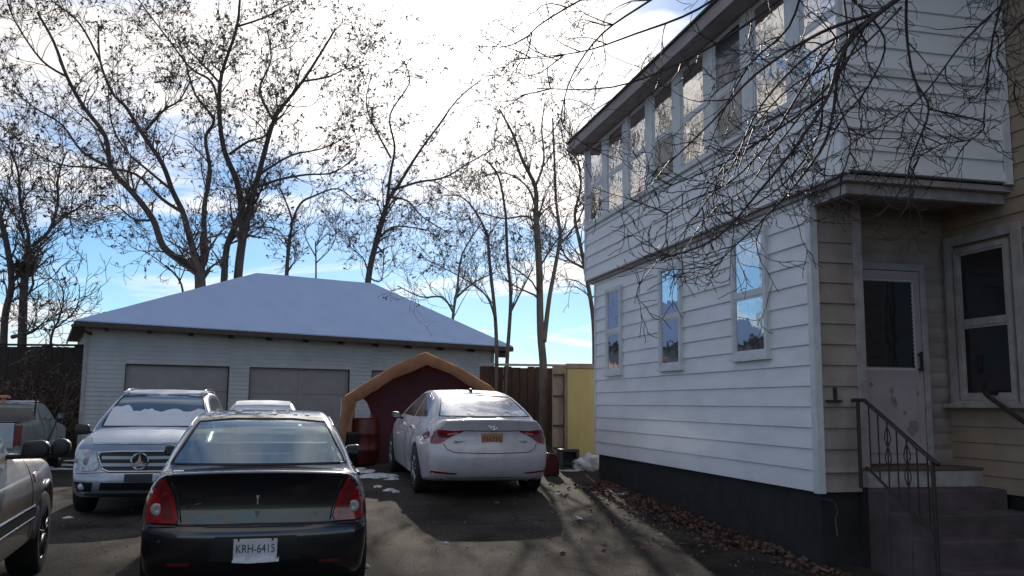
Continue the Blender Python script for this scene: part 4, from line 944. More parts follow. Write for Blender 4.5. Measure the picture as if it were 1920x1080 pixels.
def front_left_suv():
    L, W = 4.6, 1.82; yaw = R(18.5)
    fwd = Vector((-math.sin(yaw), math.cos(yaw), 0)); rt = Vector((math.cos(yaw), math.sin(yaw), 0))
    Wc = P(92, 1000, 8.3); o = Vector((Wc.x, Wc.y, 0)) - rt * (W / 2) - fwd * 3.72
    root = thing('parked_suv', (o.x, o.y, ground_z(o.x, o.y) - .005), yaw, 'pewter suv cut by the left edge showing its front wheel and fender', 'suv')
    top = [(.25, .36, 1), (.03, .45), (.0, .8), (.08, 1.1), (.3, 1.55), (.6, 1.68), (1.2, 1.72), (1.6, 1.72), (1.95, 1.66), (2.25, 1.42), (2.65, 1.11, 1), (3.4, 1.075), (4.0, 1.05), (4.25, 1.0), (4.38, .90), (4.42, .72), (4.5, .62), (4.50, .45), (4.36, .38, 1)]
    out = car_outline(top, L, .36, .95, 3.72, .37, .045)
    tab = [(.3, .87), (.5, .905), (.8, .91), (.95, .88), (1.08, .82), (1.2, .78), (1.7, .62)]
    c = Car(root, out, lambda y, z: lerp_tab(tab, z) * (1 - .05 * max(0, (y - 3.5)) ** 2), sedan_deform(W, L, .1, .22, .03), 'pewter_paint', cell=.1)
    c.line('fender_flare', 'right', [(3.72 + .445 * math.cos(a), .37 + .445 * math.sin(a)) for a in [math.pi * k / 16 for k in range(17)]], .030, 'pewter_paint', n=8)
    c.patch('marker_lamp', 'right', [(3.14, .86), (3.14, .93), (3.25, .94), (3.25, .87)], 'red_lens', .012, .05)
    for z in (.66, .56): c.line('side_moulding', 'right', [(.9, z), (2.0, z), (3.2, z)], .013, 'chrome', n=6)
    c.patch('side_cladding', 'right', [(1.4, .575), (1.4, .645), (3.22, .645), (3.22, .575)], 'grille', .006, .12)
    c.line('door_seam', 'right', [(3.02, .42), (3.04, 1.05)], .006, 'grille')
    c.patch('side_window', 'right', [(1.45, 1.16), (1.45, 1.6), (1.85, 1.58), (2.5, 1.15)], 'dark_glass', .004, .1)
    c.patch('side_window', 'right', [(.80, 1.17), (.80, 1.6), (1.38, 1.61), (1.38, 1.16)], 'dark_glass', .004, .1); c.patch('side_window', 'right', [(.30, 1.2), (.48, 1.50), (.73, 1.58), (.73, 1.17)], 'dark_glass', .004, .1)
    c.patch('windshield', 'front', [(-.72, 1.14), (-.6, 1.6), (.6, 1.6), (.72, 1.14)], 'dark_glass', .004, .1)
    c.patch('bonnet_snow', 'top', rough_poly(.45, 3.75, .38, .52, 30, 8, .2), 'dirty_snow', .012, .07, lump=.012)
    c.patch('headlight', 'right', [(4.18, .74), (4.18, .90), (4.40, .88), (4.42, .74)], 'headlight', .006, .05)
    c.patch('turn_lamp', 'right', [(4.2, .62), (4.2, .70), (4.4, .70), (4.4, .62)], 'amber', .006, .05)
    for x in (-.91, .91): c.wheel(x, .95, .37, .25, 'dark_alloy'); c.wheel(x, 3.72, .37, .25, 'dark_alloy')
    MB().prism([(-.10, -.06), (.07, -.07), (.10, -.02), (.09, .05), (.05, .07), (-.09, .06)], 'y', 0, .12).build('mirror', 'black_plastic', root, bevel=.03, smooth=True, loc=(1.0, 2.38, 1.17))
    MB().prism([(-.06, -.06), (.02, -.075), (.07, -.04), (.075, .04), (.02, .075), (-.05, .065), (-.075, .0)], 'y', 0, .12).build('mirror', 'black_plastic', root, bevel=.035, smooth=True, loc=(1.17, 2.43, 1.18))
    MB().tube([(.80, 2.43, 1.11), (1.2, 2.49, 1.12)], .02, 6).build('mirror_arm', 'black_plastic', root)
    c.underbody(W, L, .35)
front_left_suv()

# ---------------------------------------------------------------- canopy, container, fences, clutter
def canopy():
    o = P(800, 664, 17.2); gz = ground_z(-1.7, 18)
    root = thing('carport_canopy', (o.x, o.y, 0), R(7), 'sagging tan tarpaulin carport with dark curtain coloured by red lens flare over the white sedan', 'canopy')
    apex = o.z
    prof = [(-1.62, gz - .05), (-1.60, gz + .6), (-1.50, apex - .85), (-1.28, apex - .70), (-.65, apex - .30), (0, apex), (.62, apex - .26), (1.25, apex - .62), (1.5, apex - .84), (1.62, gz + .5), (1.64, gz - .05)]
    inner = [(-1.50, gz - .05), (-1.44, gz + .6), (-1.30, apex - .98), (-1.12, apex - .86), (-.6, apex - .52), (0.04, apex - .24), (.6, apex - .46), (1.12, apex - .78), (1.36, apex - .98), (1.48, gz + .5), (1.52, gz - .05)]
    def dens(p, n=5):
        r = []
        for a, b in zip(p, p[1:]):
            for k in range(n): t = k / n; r.append((a[0] + (b[0] - a[0]) * t, a[1] + (b[1] - a[1]) * t))
        return r + [p[-1]]
    pr, inn = dens(prof), dens(inner); rr = random.Random(3)
    mb = MB(); n = len(pr); ys = [0, .02, .5, 1.2, 2.0, 3.0, 4.0, 5.0]
    for j, y in enumerate(ys):
        sag = .05 * math.sin(math.pi * ((y % 1.7) / 1.7))
        for i, (x, z) in enumerate(pr):
            k = 1 - .0 * sag; mb.v.append((x, y, z - (sag if 3 < i < n - 4 else 0) + .02 * noise.noise((x * 2.5, y * 2.5, z))))
    for j in range(len(ys) - 1):
        for i in range(n - 1): a = j * n + i; mb.f.append((a, a + 1, a + n + 1, a + n))
    mb.build('cover', 'tarp', root, smooth=True)
    va = MB(); b = 0
    for i in range(n):
        w_ = .025 * noise.noise((pr[i][0] * 5, pr[i][1] * 5, 1)); va.v.append((pr[i][0], -.004, pr[i][1] + .012)); va.v.append((inn[i][0], -.03 + .04 * noise.noise((i * .8, 0, 0)), inn[i][1] + w_ * 1.5))
        va.v.append((inn[i][0], .03, inn[i][1] + w_ * 1.5))
    for i in range(n - 1): va.f.append((3 * i, 3 * i + 1, 3 * i + 4, 3 * i + 3)); va.f.append((3 * i + 1, 3 * i + 2, 3 * i + 5, 3 * i + 4))
    va.build('valance', 'tarp', root, smooth=True)
    cu_ = MB(); pts = [(-1.24, apex - .84), (-.62, apex - .42), (.02, apex - .13), (.62, apex - .38), (1.2, apex - .72), (1.47, apex - .92), (1.48, gz - .05), (-.93, gz - .05), (-.90, gz + .45), (-.96, gz + .75), (-1.10, gz + 1.08)]
    cu_.prism(pts, 'y', .35, .37); cu_.build('curtain', 'flare_red_tarp', root)
    for x in (-1.56, 1.58):
        MB().tube([(x, .1, gz - .05), (x, .1, apex - .9)], .022, 8).build('pole', 'galv', root)
        MB().tube([(x, 4.8, gz - .05), (x, 4.8, apex - .9)], .022, 8).build('pole', 'galv', root)
    MB().tube([(-1.5, .1, apex - .88), (0, .1, apex - .05)], .02, 8).build('rafter', 'galv', root); MB().tube([(0, .1, apex - .05), (1.5, .1, apex - .88)], .02, 8).build('rafter', 'galv', root)
canopy()
def clutter():
    b = P(689, 860, 17.4); gz = ground_z(b.x, b.y)
    t = thing('barrel', (b.x, b.y, gz), 0, 'dark red plastic barrel standing under the left side of the canopy', 'barrel')
    MB().lathe([(0, .001), (0, .22), (.05, .25), (.28, .262), (.30, .275), (.32, .262), (.58, .262), (.60, .275), (.62, .262), (.86, .25), (.90, .22), (.90, .001)], 'z', 26).build('drum', 'red_plastic', t, smooth=True)
    b = P(664, 858, 17.3); gz = ground_z(b.x, b.y)
    t = thing('waste_bin', (b.x, b.y, gz), 0, 'black waste bin between canopy leg and red barrel', 'bin')
    MB().lathe([(0, .001), (0, .19), (.62, .25), (.64, .265), (.66, .25), (.66, .001)], 'z', 20).build('drum', 'black_plastic', t, smooth=True)
    # shipping container
    c = thing('storage_container', (.90, 17.9, ground_z(1, 18)), R(2), 'yellow steel storage container with beige hinged end behind the house', 'container')
    H = 1.77; mb = MB()
    # front corrugated face
    MB().box(.22, 2.6, .0, 2.6, .0, H).build('body', 'yellow_steel', c, bevel=.015)
    for x in (.95, 1.7): MB().box(x, x + .012, -.005, .0, .06, H - .08).build('panel_seam', 'rust', c)
    MB().box(.20, 2.62, -.02, 2.62, H + .001, H + .10).build('top_rail', 'beige_steel', c, bevel=.01)
    MB().prism([(-.07, -.02), (.21, -.0), (.21, .12), (-.07, .1)], 'z', 0, H - .05).build('end_door', 'beige_steel', c)
    MB().prism([(-.07, -.02), (.21, -.0), (.21, .12), (-.07, .1)], 'z', H - .049, H + .05).build('door_top', 'beige_steel', c)
    hg = MB()
    for z in (.18, .62, 1.2, 1.62): hg.box(-.06, .17, -.05, -.022, z, z + .035)
    hg.tube([(.15, -.05, .05), (.15, -.05, H - .1)], .018, 6).build('locking_bar', 'rust', c)
    # folding crate and clutter beside
    b = P(1075, 872, 15.9); gz = ground_z(b.x, b.y)
    k = thing('plastic_crate', (b.x, b.y, gz), R(8), 'dark grey crate standing on its side by the container', 'crate')
    w_ = .17; mb = MB()
    for (x0, x1, z0, z1) in ((-w_, w_, 0, .05), (-w_, w_, .32, .37), (-w_, -w_ + .05, .05, .32), (w_ - .05, w_, .05, .32)): mb.box(x0, x1, 0, .28, z0, z1)
    mb.box(-w_ + .05, w_ - .05, .26, .279, .05, .32); mb.build('frame', 'crate_grey', k, bevel=.006)
    sl = MB(); sl.box(-w_ + .05, w_ - .05, .01, .03, .12, .135).build('slat', 'crate_grey', k)
    b = P(1040, 880, 15.2); gz = ground_z(b.x, b.y)
    k = thing('gas_can', (b.x, b.y, gz), R(20), 'small dull red can beside the white sedan tail lamp', 'can')
    MB().prism([(-.11, 0), (.11, 0), (.12, .03), (.12, .27), (.06, .36), (-.06, .38), (-.12, .28), (-.12, .03)], 'y', -.08, .08).build('tank', 'red_plastic', k, bevel=.015, smooth=False)
    MB().tube([(-.05, 0, .37), (0, 0, .44), (.07, 0, .35)], .014, 6).build('handle', 'red_plastic', k); MB().tube([(.09, 0, .33), (.14, 0, .44)], [.02, .014], 8).build('spout', 'black_plastic', k)
    b = P(1112, 858, 16.0); gz = ground_z(b.x, b.y)
    bm = bmesh.new(); bmesh.ops.create_icosphere(bm, subdivisions=4, radius=1)
    for v in bm.verts: v.co *= 1 + .35 * noise.noise(v.co * 1.8) + .12 * noise.noise(v.co * 6); v.co = Vector((v.co.x * .28, v.co.y * .2, max(-.02, v.co.z * .2 + .08)))
    me = bpy.data.meshes.new('plastic_bag'); bm.to_mesh(me); bm.free(); me.materials.append(M['dirty_snow']); put(me, 'plastic_bag', None, (b.x, b.y, gz), smooth=True, label='crumpled pale plastic sheet heaped between container and house', cat='bag')
    # board fence at the back
    fz = ground_z(1, 21); f = thing('board_fence', (-.75, 21.6, fz), R(3), 'dark brown vertical board fence between garage and container', 'fence')
    rr = random.Random(5); x = 0; k = 0
    while x < 4.6:
        wd = rr.uniform(.17, .21); MB().box(x - .01, x + .02, .032, .04, -.2, 1.79).build('batten', 'fence_wood', f); hh = 1.80 + rr.uniform(-.02, .02); MB().box(x, x + wd - .012, rr.uniform(-.008, .008), .03, -.2, hh).build('board', 'fence_wood', f); x += wd
    for z in (.5, 1.5): MB().box(0, 4.6, .045, .09, z, z + .1).build('rail', 'fence_wood', f)
    MB().box(-.02, 4.6, -.05, .09, 1.83, 1.88).build('cap_board', 'old_trim', f)
    # dark fence and vines at left
    f = thing('board_fence', (-19.5, 24.6, 0), R(-1), 'tall dark board fence overgrown with bare vines left of the garage', 'fence')
    x = 0
    while x < 8.2: MB().box(x, x + .29, 0, .04, -.2, 3.0 + rr.uniform(-.015, .015)).build('board', 'hedge_wood', f); x += .3
    MB().box(-.05, 8.25, -.03, .09, 3.02, 3.07).build('cap_board', 'hedge_wood', f)
    vb = MB(); lf = MB()
    for k in range(330):
        p = Vector((-19.4 + rr.uniform(0, 8.0), 24.45 - rr.random() ** 2 * 1.1, rr.uniform(0, 1.6))); d = Vector((rr.uniform(-.6, .6), rr.uniform(-.3, .3), 1)).normalized(); pts = [p.copy()]
        for q in range(7): d = (d + Vector((rr.gauss(0, .35), rr.gauss(0, .15), rr.gauss(-.05, .2)))).normalized(); p = p + d * .22; pts.append(p.copy())
        vb.tube(pts, [.012 - .0012 * i for i in range(8)], 3, False)
        for q in pts[2::2]:
            for _ in range(3):
                c0 = q + Vector((rr.gauss(0, .06), rr.gauss(0, .06), rr.gauss(0, .06))); a = Vector((rr.gauss(0, 1), rr.gauss(0, 1), rr.gauss(0, 1))).normalized() * .035; b_ = a.orthogonal().normalized() * .03
                lf.poly([c0 - a, c0 + b_, c0 + a, c0 - b_])
    v = vb.build('vine_thicket', 'vine', None, label='tangle of bare brown vines climbing the dark fence', cat='vines', kind='stuff'); lf.build('dry_leaves', 'leaf', v)
clutter()

def snow_patch(name, pts, label, h=.03, m='dirty_snow'):
    """irregular low mounds; pts = (x, y, rx, ry)"""
    mb = MB()
    for i, (x, y, rx, ry) in enumerate(pts):
        b = len(mb.v); n = 20; rings = 5; cz = ground_z(x, y); mb.v.append((x, y, cz + h))
        for r_ in range(1, rings + 1):
            for k in range(n):
                a = 2 * math.pi * k / n; q = r_ / rings * (1 + .45 * noise.noise((math.cos(a) * 1.5 + i * 3, math.sin(a) * 1.5, i)) + .2 * noise.noise((math.cos(a) * 5 + i * 3, math.sin(a) * 5, i)))
                px, py = x + rx * q * math.cos(a), y + ry * q * math.sin(a); mb.v.append((px, py, ground_z(px, py) + (h * (1 - (r_ / rings) ** 2) + .012 * noise.noise((px * 9, py * 9, 0)) if r_ < rings else -.02)))
        for k in range(n): mb.f.append((b, b + 1 + k, b + 1 + (k + 1) % n))
        for r_ in range(rings - 1):
            for k in range(n): a = b + 1 + r_ * n; mb.f.append((a + k, a + n + k, a + n + (k + 1) % n, a + (k + 1) % n))
    return mb.build(name, m, None, smooth=True, label=label, cat='snow', kind='stuff')
def G(px, py, z):
    a = P(px, py, 10) - Vector((0, 0, CZ)); t = (z - CZ) / a.z; return Vector((0, 0, CZ)) + a * t
def gp(px, py):
    z = .2
    for _ in range(12): p = G(px, py, z); z = ground_z(p.x, p.y)
    return p
rr = random.Random(11)
pts = []
for px, py, a in ((690, 890, .30), (705, 897, .35), (728, 898, .3), (672, 886, .25), (716, 918, .08), (738, 924, .10), (750, 927, .07), (742, 903, .14)):
    p = gp(px, py); pts.append((p.x, p.y, a, a * .8))
snow_patch('snow_patch', pts, 'patches of old snow on the asphalt left of the white sedan')
pts = []
for px, py, a in ((108, 888, .5), (120, 896, .4), (88, 893, .3), (133, 888, .3), (150, 880, .4), (180, 912, .1), (136, 988, .10), (1100, 868, .35), (1118, 876, .25), (1070, 880, .2), (1166, 918, .22), (1178, 923, .12), (845, 1022, .04), (697, 1068, .04), (1052, 926, .05), (1092, 970, .05), (990, 895, .12)):
    p = gp(px, py); pts.append((p.x, p.y, a, a * .5))
snow_patch('snow_remnants', pts, 'scattered remnants of snow on the lot and by the foundation', .025)
def litter():
    mb = MB(); H = Matrix.Rotation(HA, 3, 'Z'); o = Vector((2.92, 8.57, 0))
    for k in range(2600):
        s = rr.uniform(-1.2, 5.8); q = abs(rr.gauss(0, .30 if rr.random() < .85 else 1.1)) + .02
        if s < 1.0: q *= .5
        if s < .6 and rr.random() < .75: continue
        p = o + H @ Vector((-q, s, 0))
        z = ground_z(p.x, p.y) + .02 + rr.random() * .03 * max(0, 1 - q)
        a = Vector((rr.gauss(0, 1), rr.gauss(0, 1), rr.gauss(0, .35))).normalized() * rr.uniform(.012, .045); b = Vector((rr.gauss(0, 1), rr.gauss(0, 1), rr.gauss(0, .4))); b = (b - a * b.dot(a) / a.length_squared).normalized() * a.length * .6
        c = p + Vector((0, 0, z)); n = a.cross(b).normalized() * .008
        mb.poly([c - a, c + b + n, c + a]); mb.poly([c - a, c + a, c - b + n])
    mb.build('leaf_litter', 'leaf', None, label='dead brown leaves gathered along the house foundation', cat='leaves', kind='stuff')
    mb = MB()
    for k in range(2600):
        y = 5.5 + 10 * rr.random(); x = rr.uniform(-.62 * y, .45 * y); s = .004 + .009 * rr.random() ** 2 + (.012 * rr.random() if rr.random() < .04 else 0); c = Vector((x, y, ground_z(x, y) + .012))
        d = [Vector((rr.uniform(.5, 1) * s * math.cos(a * 1.57 + k), rr.uniform(.5, 1) * s * math.sin(a * 1.57 + k), 0)) for a in range(4)]; b = len(mb.v)
        mb.v += [tuple(c + q) for q in d] + [tuple(c + Vector((0, 0, s * .8)))]; mb.f += [(b, b + 1, b + 4), (b + 1, b + 2, b + 4), (b + 2, b + 3, b + 4), (b + 3, b, b + 4)]
    mb.build('gravel', 'grit', None, label='loose pale grit scattered over the asphalt', cat='gravel', kind='stuff')
litter()

# ---------------------------------------------------------------- trees
def branch(mb, tips, r, p, d, L, rad, lvl, maxl, up=.10, kids=5, spread=.75, droop=0, wig=.14, sides=4, curl=.08, tipr=.0035):
    n = 7 if lvl < maxl else 5; cl = Vector((r.gauss(0, 1), r.gauss(0, 1), r.gauss(0, 1))) * curl; pts = [p.copy()]; rs = [rad]; seg = L / n
    for i in range(n):
        d = (d + Vector((r.gauss(0, wig), r.gauss(0, wig), r.gauss(0, wig) + up - droop * (i / n))) + cl).normalized(); p = p + d * seg; pts.append(p.copy()); rs.append(max(rad * (1 - .8 * (i + 1) / n), tipr))
    mb.tube(pts, rs, sides if lvl < maxl else 3, False)
    if lvl == maxl: tips.append(pts[-1]); tips.append(pts[-2]); return
    for k in range(kids):
        i = r.randint(1, n - 1) if k else n - 1; a = pts[i]; t = (pts[min(i + 1, n)] - pts[i - 1]).normalized(); o = t.orthogonal().normalized(); o.rotate(Matrix.Rotation(r.uniform(0, 6.283), 3, t))
        dd = (t + o * r.uniform(spread * .6, spread * 1.3)).normalized()
        branch(mb, tips, r, a, dd, L * r.uniform(.42, .68), rs[i] * .62, lvl + 1, maxl, up, kids, spread, droop, wig, sides, curl, tipr)
def limb_pts(path, Y, r, dj):
    """photo-traced limb at distance Y, wandering dj metres in depth along its length"""
    w0 = r.uniform(-1, 1); pts = []
    n = len(path)
    for i, q in enumerate(path):
        t = i / (n - 1); pts.append(P(q[0], q[1], Y + dj * w0 * t + (dj * .15 * r.uniform(-1, 1) if i else 0)))
    o = []
    for a, b, c, d in zip([pts[0]] + pts[:-2], pts[:-1], pts[1:], pts[2:] + [pts[-1]]):
        for k in range(4):
            t = k / 4; o.append(.5 * ((2 * b) + (c - a) * t + (2 * a - 5 * b + 4 * c - d) * t * t + (-a + 3 * b - 3 * c + d) * t ** 3))
    return o + [pts[-1]]
def tree(name, label, Y, limbs, seed, bark='bark', kids=3, levels=2, nsub=9, sublen=1.5, leaf=0, dj=1.6, up=.08, droop=0, cat='tree', group=None, leafsize=.055, wig=.14, lenvar=1, twigr=.016, start=.3, curl=.08, tipr=.0075):
    """limbs: (r0, r1, path) in metres and photo pixels; first is the trunk"""
    r = random.Random(seed); base = P(limbs[0][2][0][0], limbs[0][2][0][1], Y)
    root = thing(name, (base.x, base.y, ground_z(base.x, base.y)), 0, label, cat, group); off = Vector(root.location)
    tr = MB(); tw = MB(); tips = []
    for li, (r0, r1, path) in enumerate(limbs):
        pts = limb_pts(path, Y, r, dj if li else .2)
        if li == 0 and path[0][1] < 720 and cat == 'tree':
            p0 = pts[0]; pts = [Vector((p0.x, p0.y, ground_z(p0.x, p0.y) - .1)), Vector((p0.x, p0.y, (ground_z(p0.x, p0.y) + p0.z) / 2))] + pts
        n = len(pts); rs = [r0 + (r1 - r0) * i / (n - 1) for i in range(n)]
        if li == 0: rs[0] *= 1.25
        tr.tube([p - off for p in pts], rs, 9 if r0 > .06 else 6)
        s0 = int(n * (start if li else .55))
        for k in range(nsub):
            i = r.randint(max(1, s0), n - 2) if k > 1 else n - 2
            t = (pts[i + 1] - pts[i - 1]).normalized(); o = t.orthogonal().normalized(); o.rotate(Matrix.Rotation(r.uniform(0, 6.283), 3, t)); o.y *= .7
            d = (t + o * r.uniform(.5, 1.1)).normalized()
            branch(tw, tips, r, pts[i] - off, d, sublen * r.uniform(.5, 1.25), max(twigr, rs[i] * .42), 0, levels, up, kids, .75, droop, wig, 4, curl, tipr)
    tr.build('trunk', bark, root, smooth=True); tw.build('branches', 'twig' if cat == 'tree' else 'near_bark', root)
    if leaf:
        lf = MB()
        for p in tips:
            if r.random() > leaf * (.45 if levels > 2 else .7): continue
            for _ in range(r.randint(2, 5)):
                c = p + Vector((r.gauss(0, .03), r.gauss(0, .03), r.gauss(-.03, .03))); a = Vector((r.gauss(0, 1), r.gauss(0, 1), r.gauss(0, 1))).normalized() * leafsize * r.uniform(.6, 1.4); b = a.orthogonal().normalized() * a.length * .5
                b.rotate(Matrix.Rotation(r.uniform(0, 6.28), 3, a)); lf.poly([c - a, c + b, c + a * .9, c - b])
        lf.build('seed_clusters', 'seed', root, kind='stuff')
    return root
TG = 'bare trees behind the garage'
tree('bare_tree', 'big bare tree with forked trunk behind the left of the garage roof', 33, [
    (.24, .18, [(376, 640), (376, 552), (373, 520)]),
    (.15, .04, [(373, 525), (345, 505), (305, 475), (285, 425), (250, 380), (205, 330), (192, 270), (150, 215), (118, 160), (92, 95), (60, 40)]),
    (.13, .03, [(373, 520), (352, 450), (340, 410), (320, 370), (300, 320), (262, 265), (230, 215), (205, 190), (180, 130), (175, 60)]),
    (.11, .03, [(376, 520), (382, 460), (380, 400), (390, 335), (380, 270), (395, 235), (360, 190), (340, 130)]),
    (.07, .02, [(340, 410), (300, 385), (250, 340), (180, 330), (110, 325), (50, 300)]),
    (.06, .02, [(205, 330), (150, 300), (110, 250), (60, 220), (20, 190)]),
    (.06, .02, [(262, 265), (300, 220), (330, 200), (350, 160)]),
    (.05, .015, [(285, 425), (250, 425), (215, 400), (190, 405)]),
    (.06, .02, [(320, 370), (270, 330), (235, 300), (205, 250), (195, 170)]),
    (.05, .02, [(118, 160), (70, 130), (20, 60), (0, 10)]),
    (.05, .02, [(180, 130), (140, 60), (90, 20), (40, -20)])], 1, leaf=.6, nsub=14, sublen=2.2, group=TG, dj=2.0, kids=3, levels=3, wig=.2, curl=.12)
tree('bare_tree', 'tall twin stemmed bare tree rising above the ridge of the garage', 35, [
    (.19, .15, [(446, 640), (446, 530), (456, 440), (468, 390)]),
    (.15, .10, [(418, 640), (420, 535), (425, 470), (445, 420), (455, 380)]),
    (.13, .04, [(450, 400), (440, 350), (415, 290), (405, 220), (408, 150), (435, 60), (440, -20)]),
    (.12, .03, [(468, 390), (485, 320), (500, 260), (515, 220), (560, 160), (600, 95), (620, 60)]),
    (.06, .02, [(405, 220), (390, 165), (350, 140), (310, 90), (270, 40), (240, 0)]),
    (.06, .02, [(408, 170), (370, 130), (320, 80)]),
    (.06, .02, [(425, 300), (460, 275), (490, 265), (505, 240)]),
    (.06, .02, [(478, 360), (520, 345), (570, 335), (620, 330), (665, 300)]),
    (.05, .02, [(485, 335), (540, 300), (600, 285), (650, 260)]),
    (.06, .02, [(510, 240), (480, 180), (500, 120), (490, 60)]),
    (.05, .02, [(560, 160), (610, 150), (645, 130)]),
    (.05, .02, [(435, 60), (490, 40), (540, 10)])], 2, leaf=.6, nsub=14, sublen=2.2, group=TG, dj=2.0, kids=3, levels=3, wig=.2, curl=.12)
tree('bare_tree', 'small bare tree standing behind the middle of the garage ridge', 36, [
    (.10, .07, [(537, 640), (537, 525), (542, 450)]),
    (.06, .02, [(542, 450), (545, 420), (530, 380), (515, 350)]),
    (.06, .02, [(543, 430), (560, 390), (585, 375), (630, 360), (665, 385)]),
    (.04, .015, [(540, 470), (520, 440), (490, 435), (470, 440)]),
    (.03, .01, [(538, 520), (556, 490), (553, 480)])], 3, leaf=.3, nsub=7, sublen=1.3, group=TG, kids=4, wig=.2)
tree('bare_tree', 'slender spreading bare tree behind the right end of the garage ridge', 39, [
    (.16, .11, [(688, 640), (690, 530), (706, 450), (722, 390)]),
    (.07, .02, [(722, 390), (728, 330), (735, 280), (725, 220), (760, 160), (750, 120)]),
    (.08, .02, [(722, 385), (750, 340), (780, 290), (815, 240), (850, 190), (895, 150)]),
    (.06, .02, [(735, 360), (780, 345), (830, 335), (870, 310), (920, 280)]),
    (.05, .02, [(710, 450), (735, 430), (770, 430), (800, 435)]),
    (.04, .015, [(690, 520), (680, 490), (650, 465)]),
    (.05, .02, [(728, 375), (760, 380), (790, 410), (840, 440)]),
    (.05, .02, [(728, 300), (700, 250), (680, 200), (690, 140)]),
    (.04, .015, [(690, 525), (715, 530), (718, 470)])], 4, leaf=.4, nsub=11, sublen=2.1, group=TG, kids=3, levels=3, wig=.2, curl=.12)
tree('bare_tree', 'tall straight grey bare tree with twin trunks beside the container', 20.5, [
    (.10, .07, [(1022, 862), (1022, 700), (1015, 620), (1010, 500), (1002, 400)]),
    (.06, .02, [(1002, 400), (1000, 350), (975, 300), (955, 250), (930, 205)]),
    (.06, .02, [(1022, 640), (1030, 560), (1040, 500), (1048, 440), (1040, 380), (1035, 300), (1030, 220)]),
    (.03, .012, [(1005, 420), (985, 405), (940, 410), (900, 400)]),
    (.03, .012, [(1002, 390), (985, 350), (945, 325), (900, 330)]),
    (.03, .012, [(1000, 350), (1015, 300), (1010, 240), (1015, 190)]),
    (.03, .012, [(1045, 460), (1070, 430), (1090, 390), (1100, 330)])], 5, 'bark_grey', leafsize=.036, leaf=.16, nsub=9, sublen=1.3, group=TG, dj=.9, twigr=.009, wig=.18, levels=3, tipr=.0045)
tree('bare_tree', 'thin bare sapling pair at the right corner of the garage', 21.5, [
    (.055, .035, [(934, 850), (934, 690), (930, 600), (918, 500), (912, 440)]),
    (.055, .02, [(952, 850), (953, 690), (958, 560), (950, 480), (945, 400), (930, 330), (905, 300)]),
    (.03, .01, [(912, 440), (890, 400), (860, 370), (820, 370)]),
    (.03, .01, [(930, 600), (915, 560), (880, 530), (800, 490)]),
    (.03, .01, [(956, 590), (985, 530), (1000, 500)])], 6, 'bark_grey', leafsize=.036, leaf=.2, nsub=9, sublen=1.3, group=TG, dj=.9, twigr=.009, wig=.18, levels=3, tipr=.0045)
tree('bare_tree', 'pale distant bare tree right of the garage roof slope', 36, [
    (.08, .05, [(850, 700), (850, 600), (858, 540)]),
    (.05, .02, [(858, 540), (865, 480), (900, 420)]),
    (.05, .02, [(856, 560), (890, 530), (930, 510)]),
    (.05, .02, [(852, 590), (830, 560), (790, 560), (745, 540)])], 7, 'bark_grey', nsub=9, sublen=1.6, group=TG)
tree('bare_tree', 'bare tree partly hidden behind the far edge of the white house', 24, [
    (.07, .05, [(1118, 700), (1114, 600), (1100, 520), (1085, 450)]),
    (.05, .02, [(1085, 450), (1075, 400), (1085, 350), (1080, 300)]),
    (.04, .015, [(1100, 520), (1112, 450), (1120, 400), (1110, 350)]),
    (.04, .015, [(1095, 500), (1060, 480), (1045, 440)])], 8, 'bark_grey', nsub=11, sublen=1.4, group=TG, dj=1, kids=4)
tree('bare_tree', 'bare tree at the left edge with a dark nest in its fork', 25, [
    (.13, .10, [(42, 760), (44, 640), (45, 560), (48, 515)]),
    (.11, .07, [(10, 760), (10, 620), (22, 550), (10, 470), (-5, 420)]),
    (.07, .02, [(48, 515), (60, 480), (90, 450), (105, 400), (105, 350), (120, 300)]),
    (.06, .02, [(48, 515), (52, 460), (35, 400), (30, 340), (10, 290)]),
    (.04, .015, [(52, 500), (35, 440), (10, 400)]),
    (.04, .015, [(85, 455), (110, 430), (150, 400)]),
    (.06, .03, [(24, 650), (60, 640), (76, 628)])], 9, nsub=14, sublen=1.5, leaf=.15, group=TG, dj=1.2, droop=.1, kids=4, wig=.2)
tree('bare_tree', 'low scrubby bare shrubbery tree left of the garage eave', 27, [
    (.05, .03, [(96, 720), (98, 650), (110, 620)]), (.03, .01, [(110, 620), (120, 570), (100, 520)]), (.03, .01, [(108, 630), (140, 600), (150, 570)])], 10, nsub=6, sublen=1.0, group=TG)
tree('bare_tree', 'faint bare tree just above the left slope of the garage roof', 38, [
    (.06, .04, [(350, 620), (340, 545), (310, 510)]), (.03, .01, [(335, 545), (350, 500), (345, 470)]), (.03, .01, [(320, 520), (280, 490), (250, 480)])], 13, nsub=6, sublen=1.2, group=TG)
tree('bare_tree', 'thin spindly bare tree between the two middle trees over the ridge', 36, [
    (.05, .03, [(592, 620), (592, 520), (590, 460)]), (.03, .01, [(592, 500), (620, 470), (630, 440)]), (.03, .01, [(592, 490), (570, 450), (575, 430)])], 14, nsub=6, sublen=1.1, group=TG)
def nest():
    p = P(46, 520, 25); mb = MB(); r = random.Random(2)
    for k in range(260):
        a = r.uniform(0, 6.28); c = p + Vector((math.cos(a) * .18, math.sin(a) * .15, r.uniform(-.14, .14))); t = Vector((-math.sin(a) + r.gauss(0, .4), math.cos(a) + r.gauss(0, .4), r.gauss(0, .4))).normalized() * .2
        mb.tube([c - t, c + t], .012, 3, False)
    mb.build('bird_nest', 'bark', None, label='dark clump of sticks nested in the fork of the left edge tree', cat='nest')
nest()
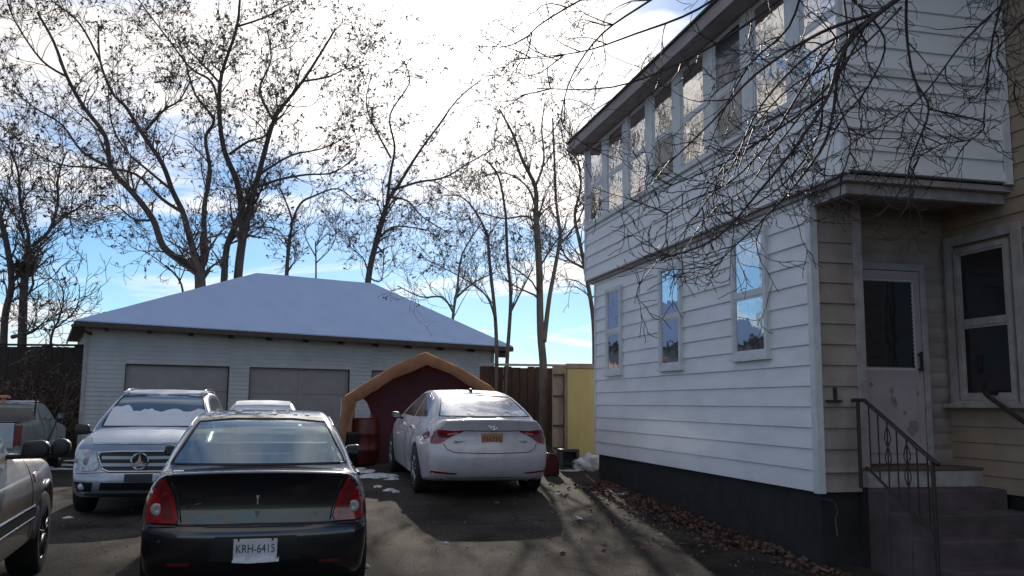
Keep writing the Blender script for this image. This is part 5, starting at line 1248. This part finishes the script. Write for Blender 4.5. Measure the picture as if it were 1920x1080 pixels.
tree('overhanging_tree', 'near leafless tree drooping its tangled branches over the white house from above', 6.2, [
    (0.0413, 0.0350, [(2350, -700), (2150, -420), (1950, -200), (1780, -80)]),
    (0.0220, 0.0049, [(1900, -160), (1740, -60), (1640, 10), (1575, 80), (1545, 170), (1490, 260), (1420, 350), (1340, 440), (1240, 480)]),
    (0.0143, 0.0042, [(1640, 10), (1530, 50), (1410, 130), (1330, 220), (1250, 300)]),
    (0.0121, 0.0035, [(1530, -80), (1400, 30), (1270, 110), (1140, 160), (1000, 165)]),
    (0.0110, 0.0035, [(1420, -80), (1300, 10), (1180, 60), (1080, 95), (965, 110)]),
    (0.0099, 0.0035, [(1320, -80), (1210, -5), (1120, 60), (1065, 140), (1045, 215)]),
    (0.0121, 0.0035, [(1565, 90), (1550, 230), (1500, 320), (1430, 400), (1390, 440), (1350, 480)]),
    (0.0099, 0.0035, [(1540, 170), (1450, 235), (1350, 300), (1235, 350)]),
    (0.0121, 0.0042, [(1690, -60), (1690, 40), (1705, 130), (1735, 190), (1705, 280), (1690, 335), (1645, 395)]),
    (0.0066, 0.0035, [(1735, 190), (1790, 200), (1840, 215), (1815, 245), (1760, 255), (1710, 285)]),
    (0.0099, 0.0042, [(1880, -60), (1855, 40), (1845, 120), (1838, 210)]),
    (0.0099, 0.0035, [(1900, -40), (1800, 60), (1735, 150), (1680, 200), (1600, 250)]),
    (0.0088, 0.0035, [(1580, -20), (1650, 60), (1620, 150), (1560, 230), (1540, 320)]),
    (0.0121, 0.0035, [(1720, -60), (1610, 30), (1510, 90), (1420, 190), (1370, 300), (1300, 400)]),
    (0.0099, 0.0035, [(1250, -90), (1110, -20), (1010, 40), (980, 70)]),
    (0.0099, 0.0035, [(1600, 40), (1540, 130), (1530, 240), (1470, 330), (1400, 380), (1320, 400)]),
    (0.0088, 0.0035, [(1980, -40), (1900, 30), (1860, 90), (1905, 150)]),
    (0.0100, 0.0035, [(1560, 60), (1500, 150), (1440, 250), (1370, 330), (1290, 370), (1240, 400)]),
    (0.0100, 0.0035, [(1620, 20), (1570, 120), (1500, 200), (1440, 280), (1400, 340), (1340, 380)]),
    (0.0100, 0.0035, [(1500, -60), (1470, 40), (1400, 110), (1350, 200), (1320, 280)]),
    (0.0100, 0.0035, [(1560, -80), (1580, 60), (1560, 160), (1590, 250), (1570, 330)]),
    (0.0088, 0.0035, [(1680, 0), (1590, 90), (1480, 150), (1390, 250), (1330, 340)])], 21, 'near_bark',
    kids=3, levels=2, nsub=9, sublen=.50, dj=.8, up=.0, droop=.06, cat='overhanging tree', wig=.18, twigr=.0062, start=.06, curl=.13, tipr=.0026)
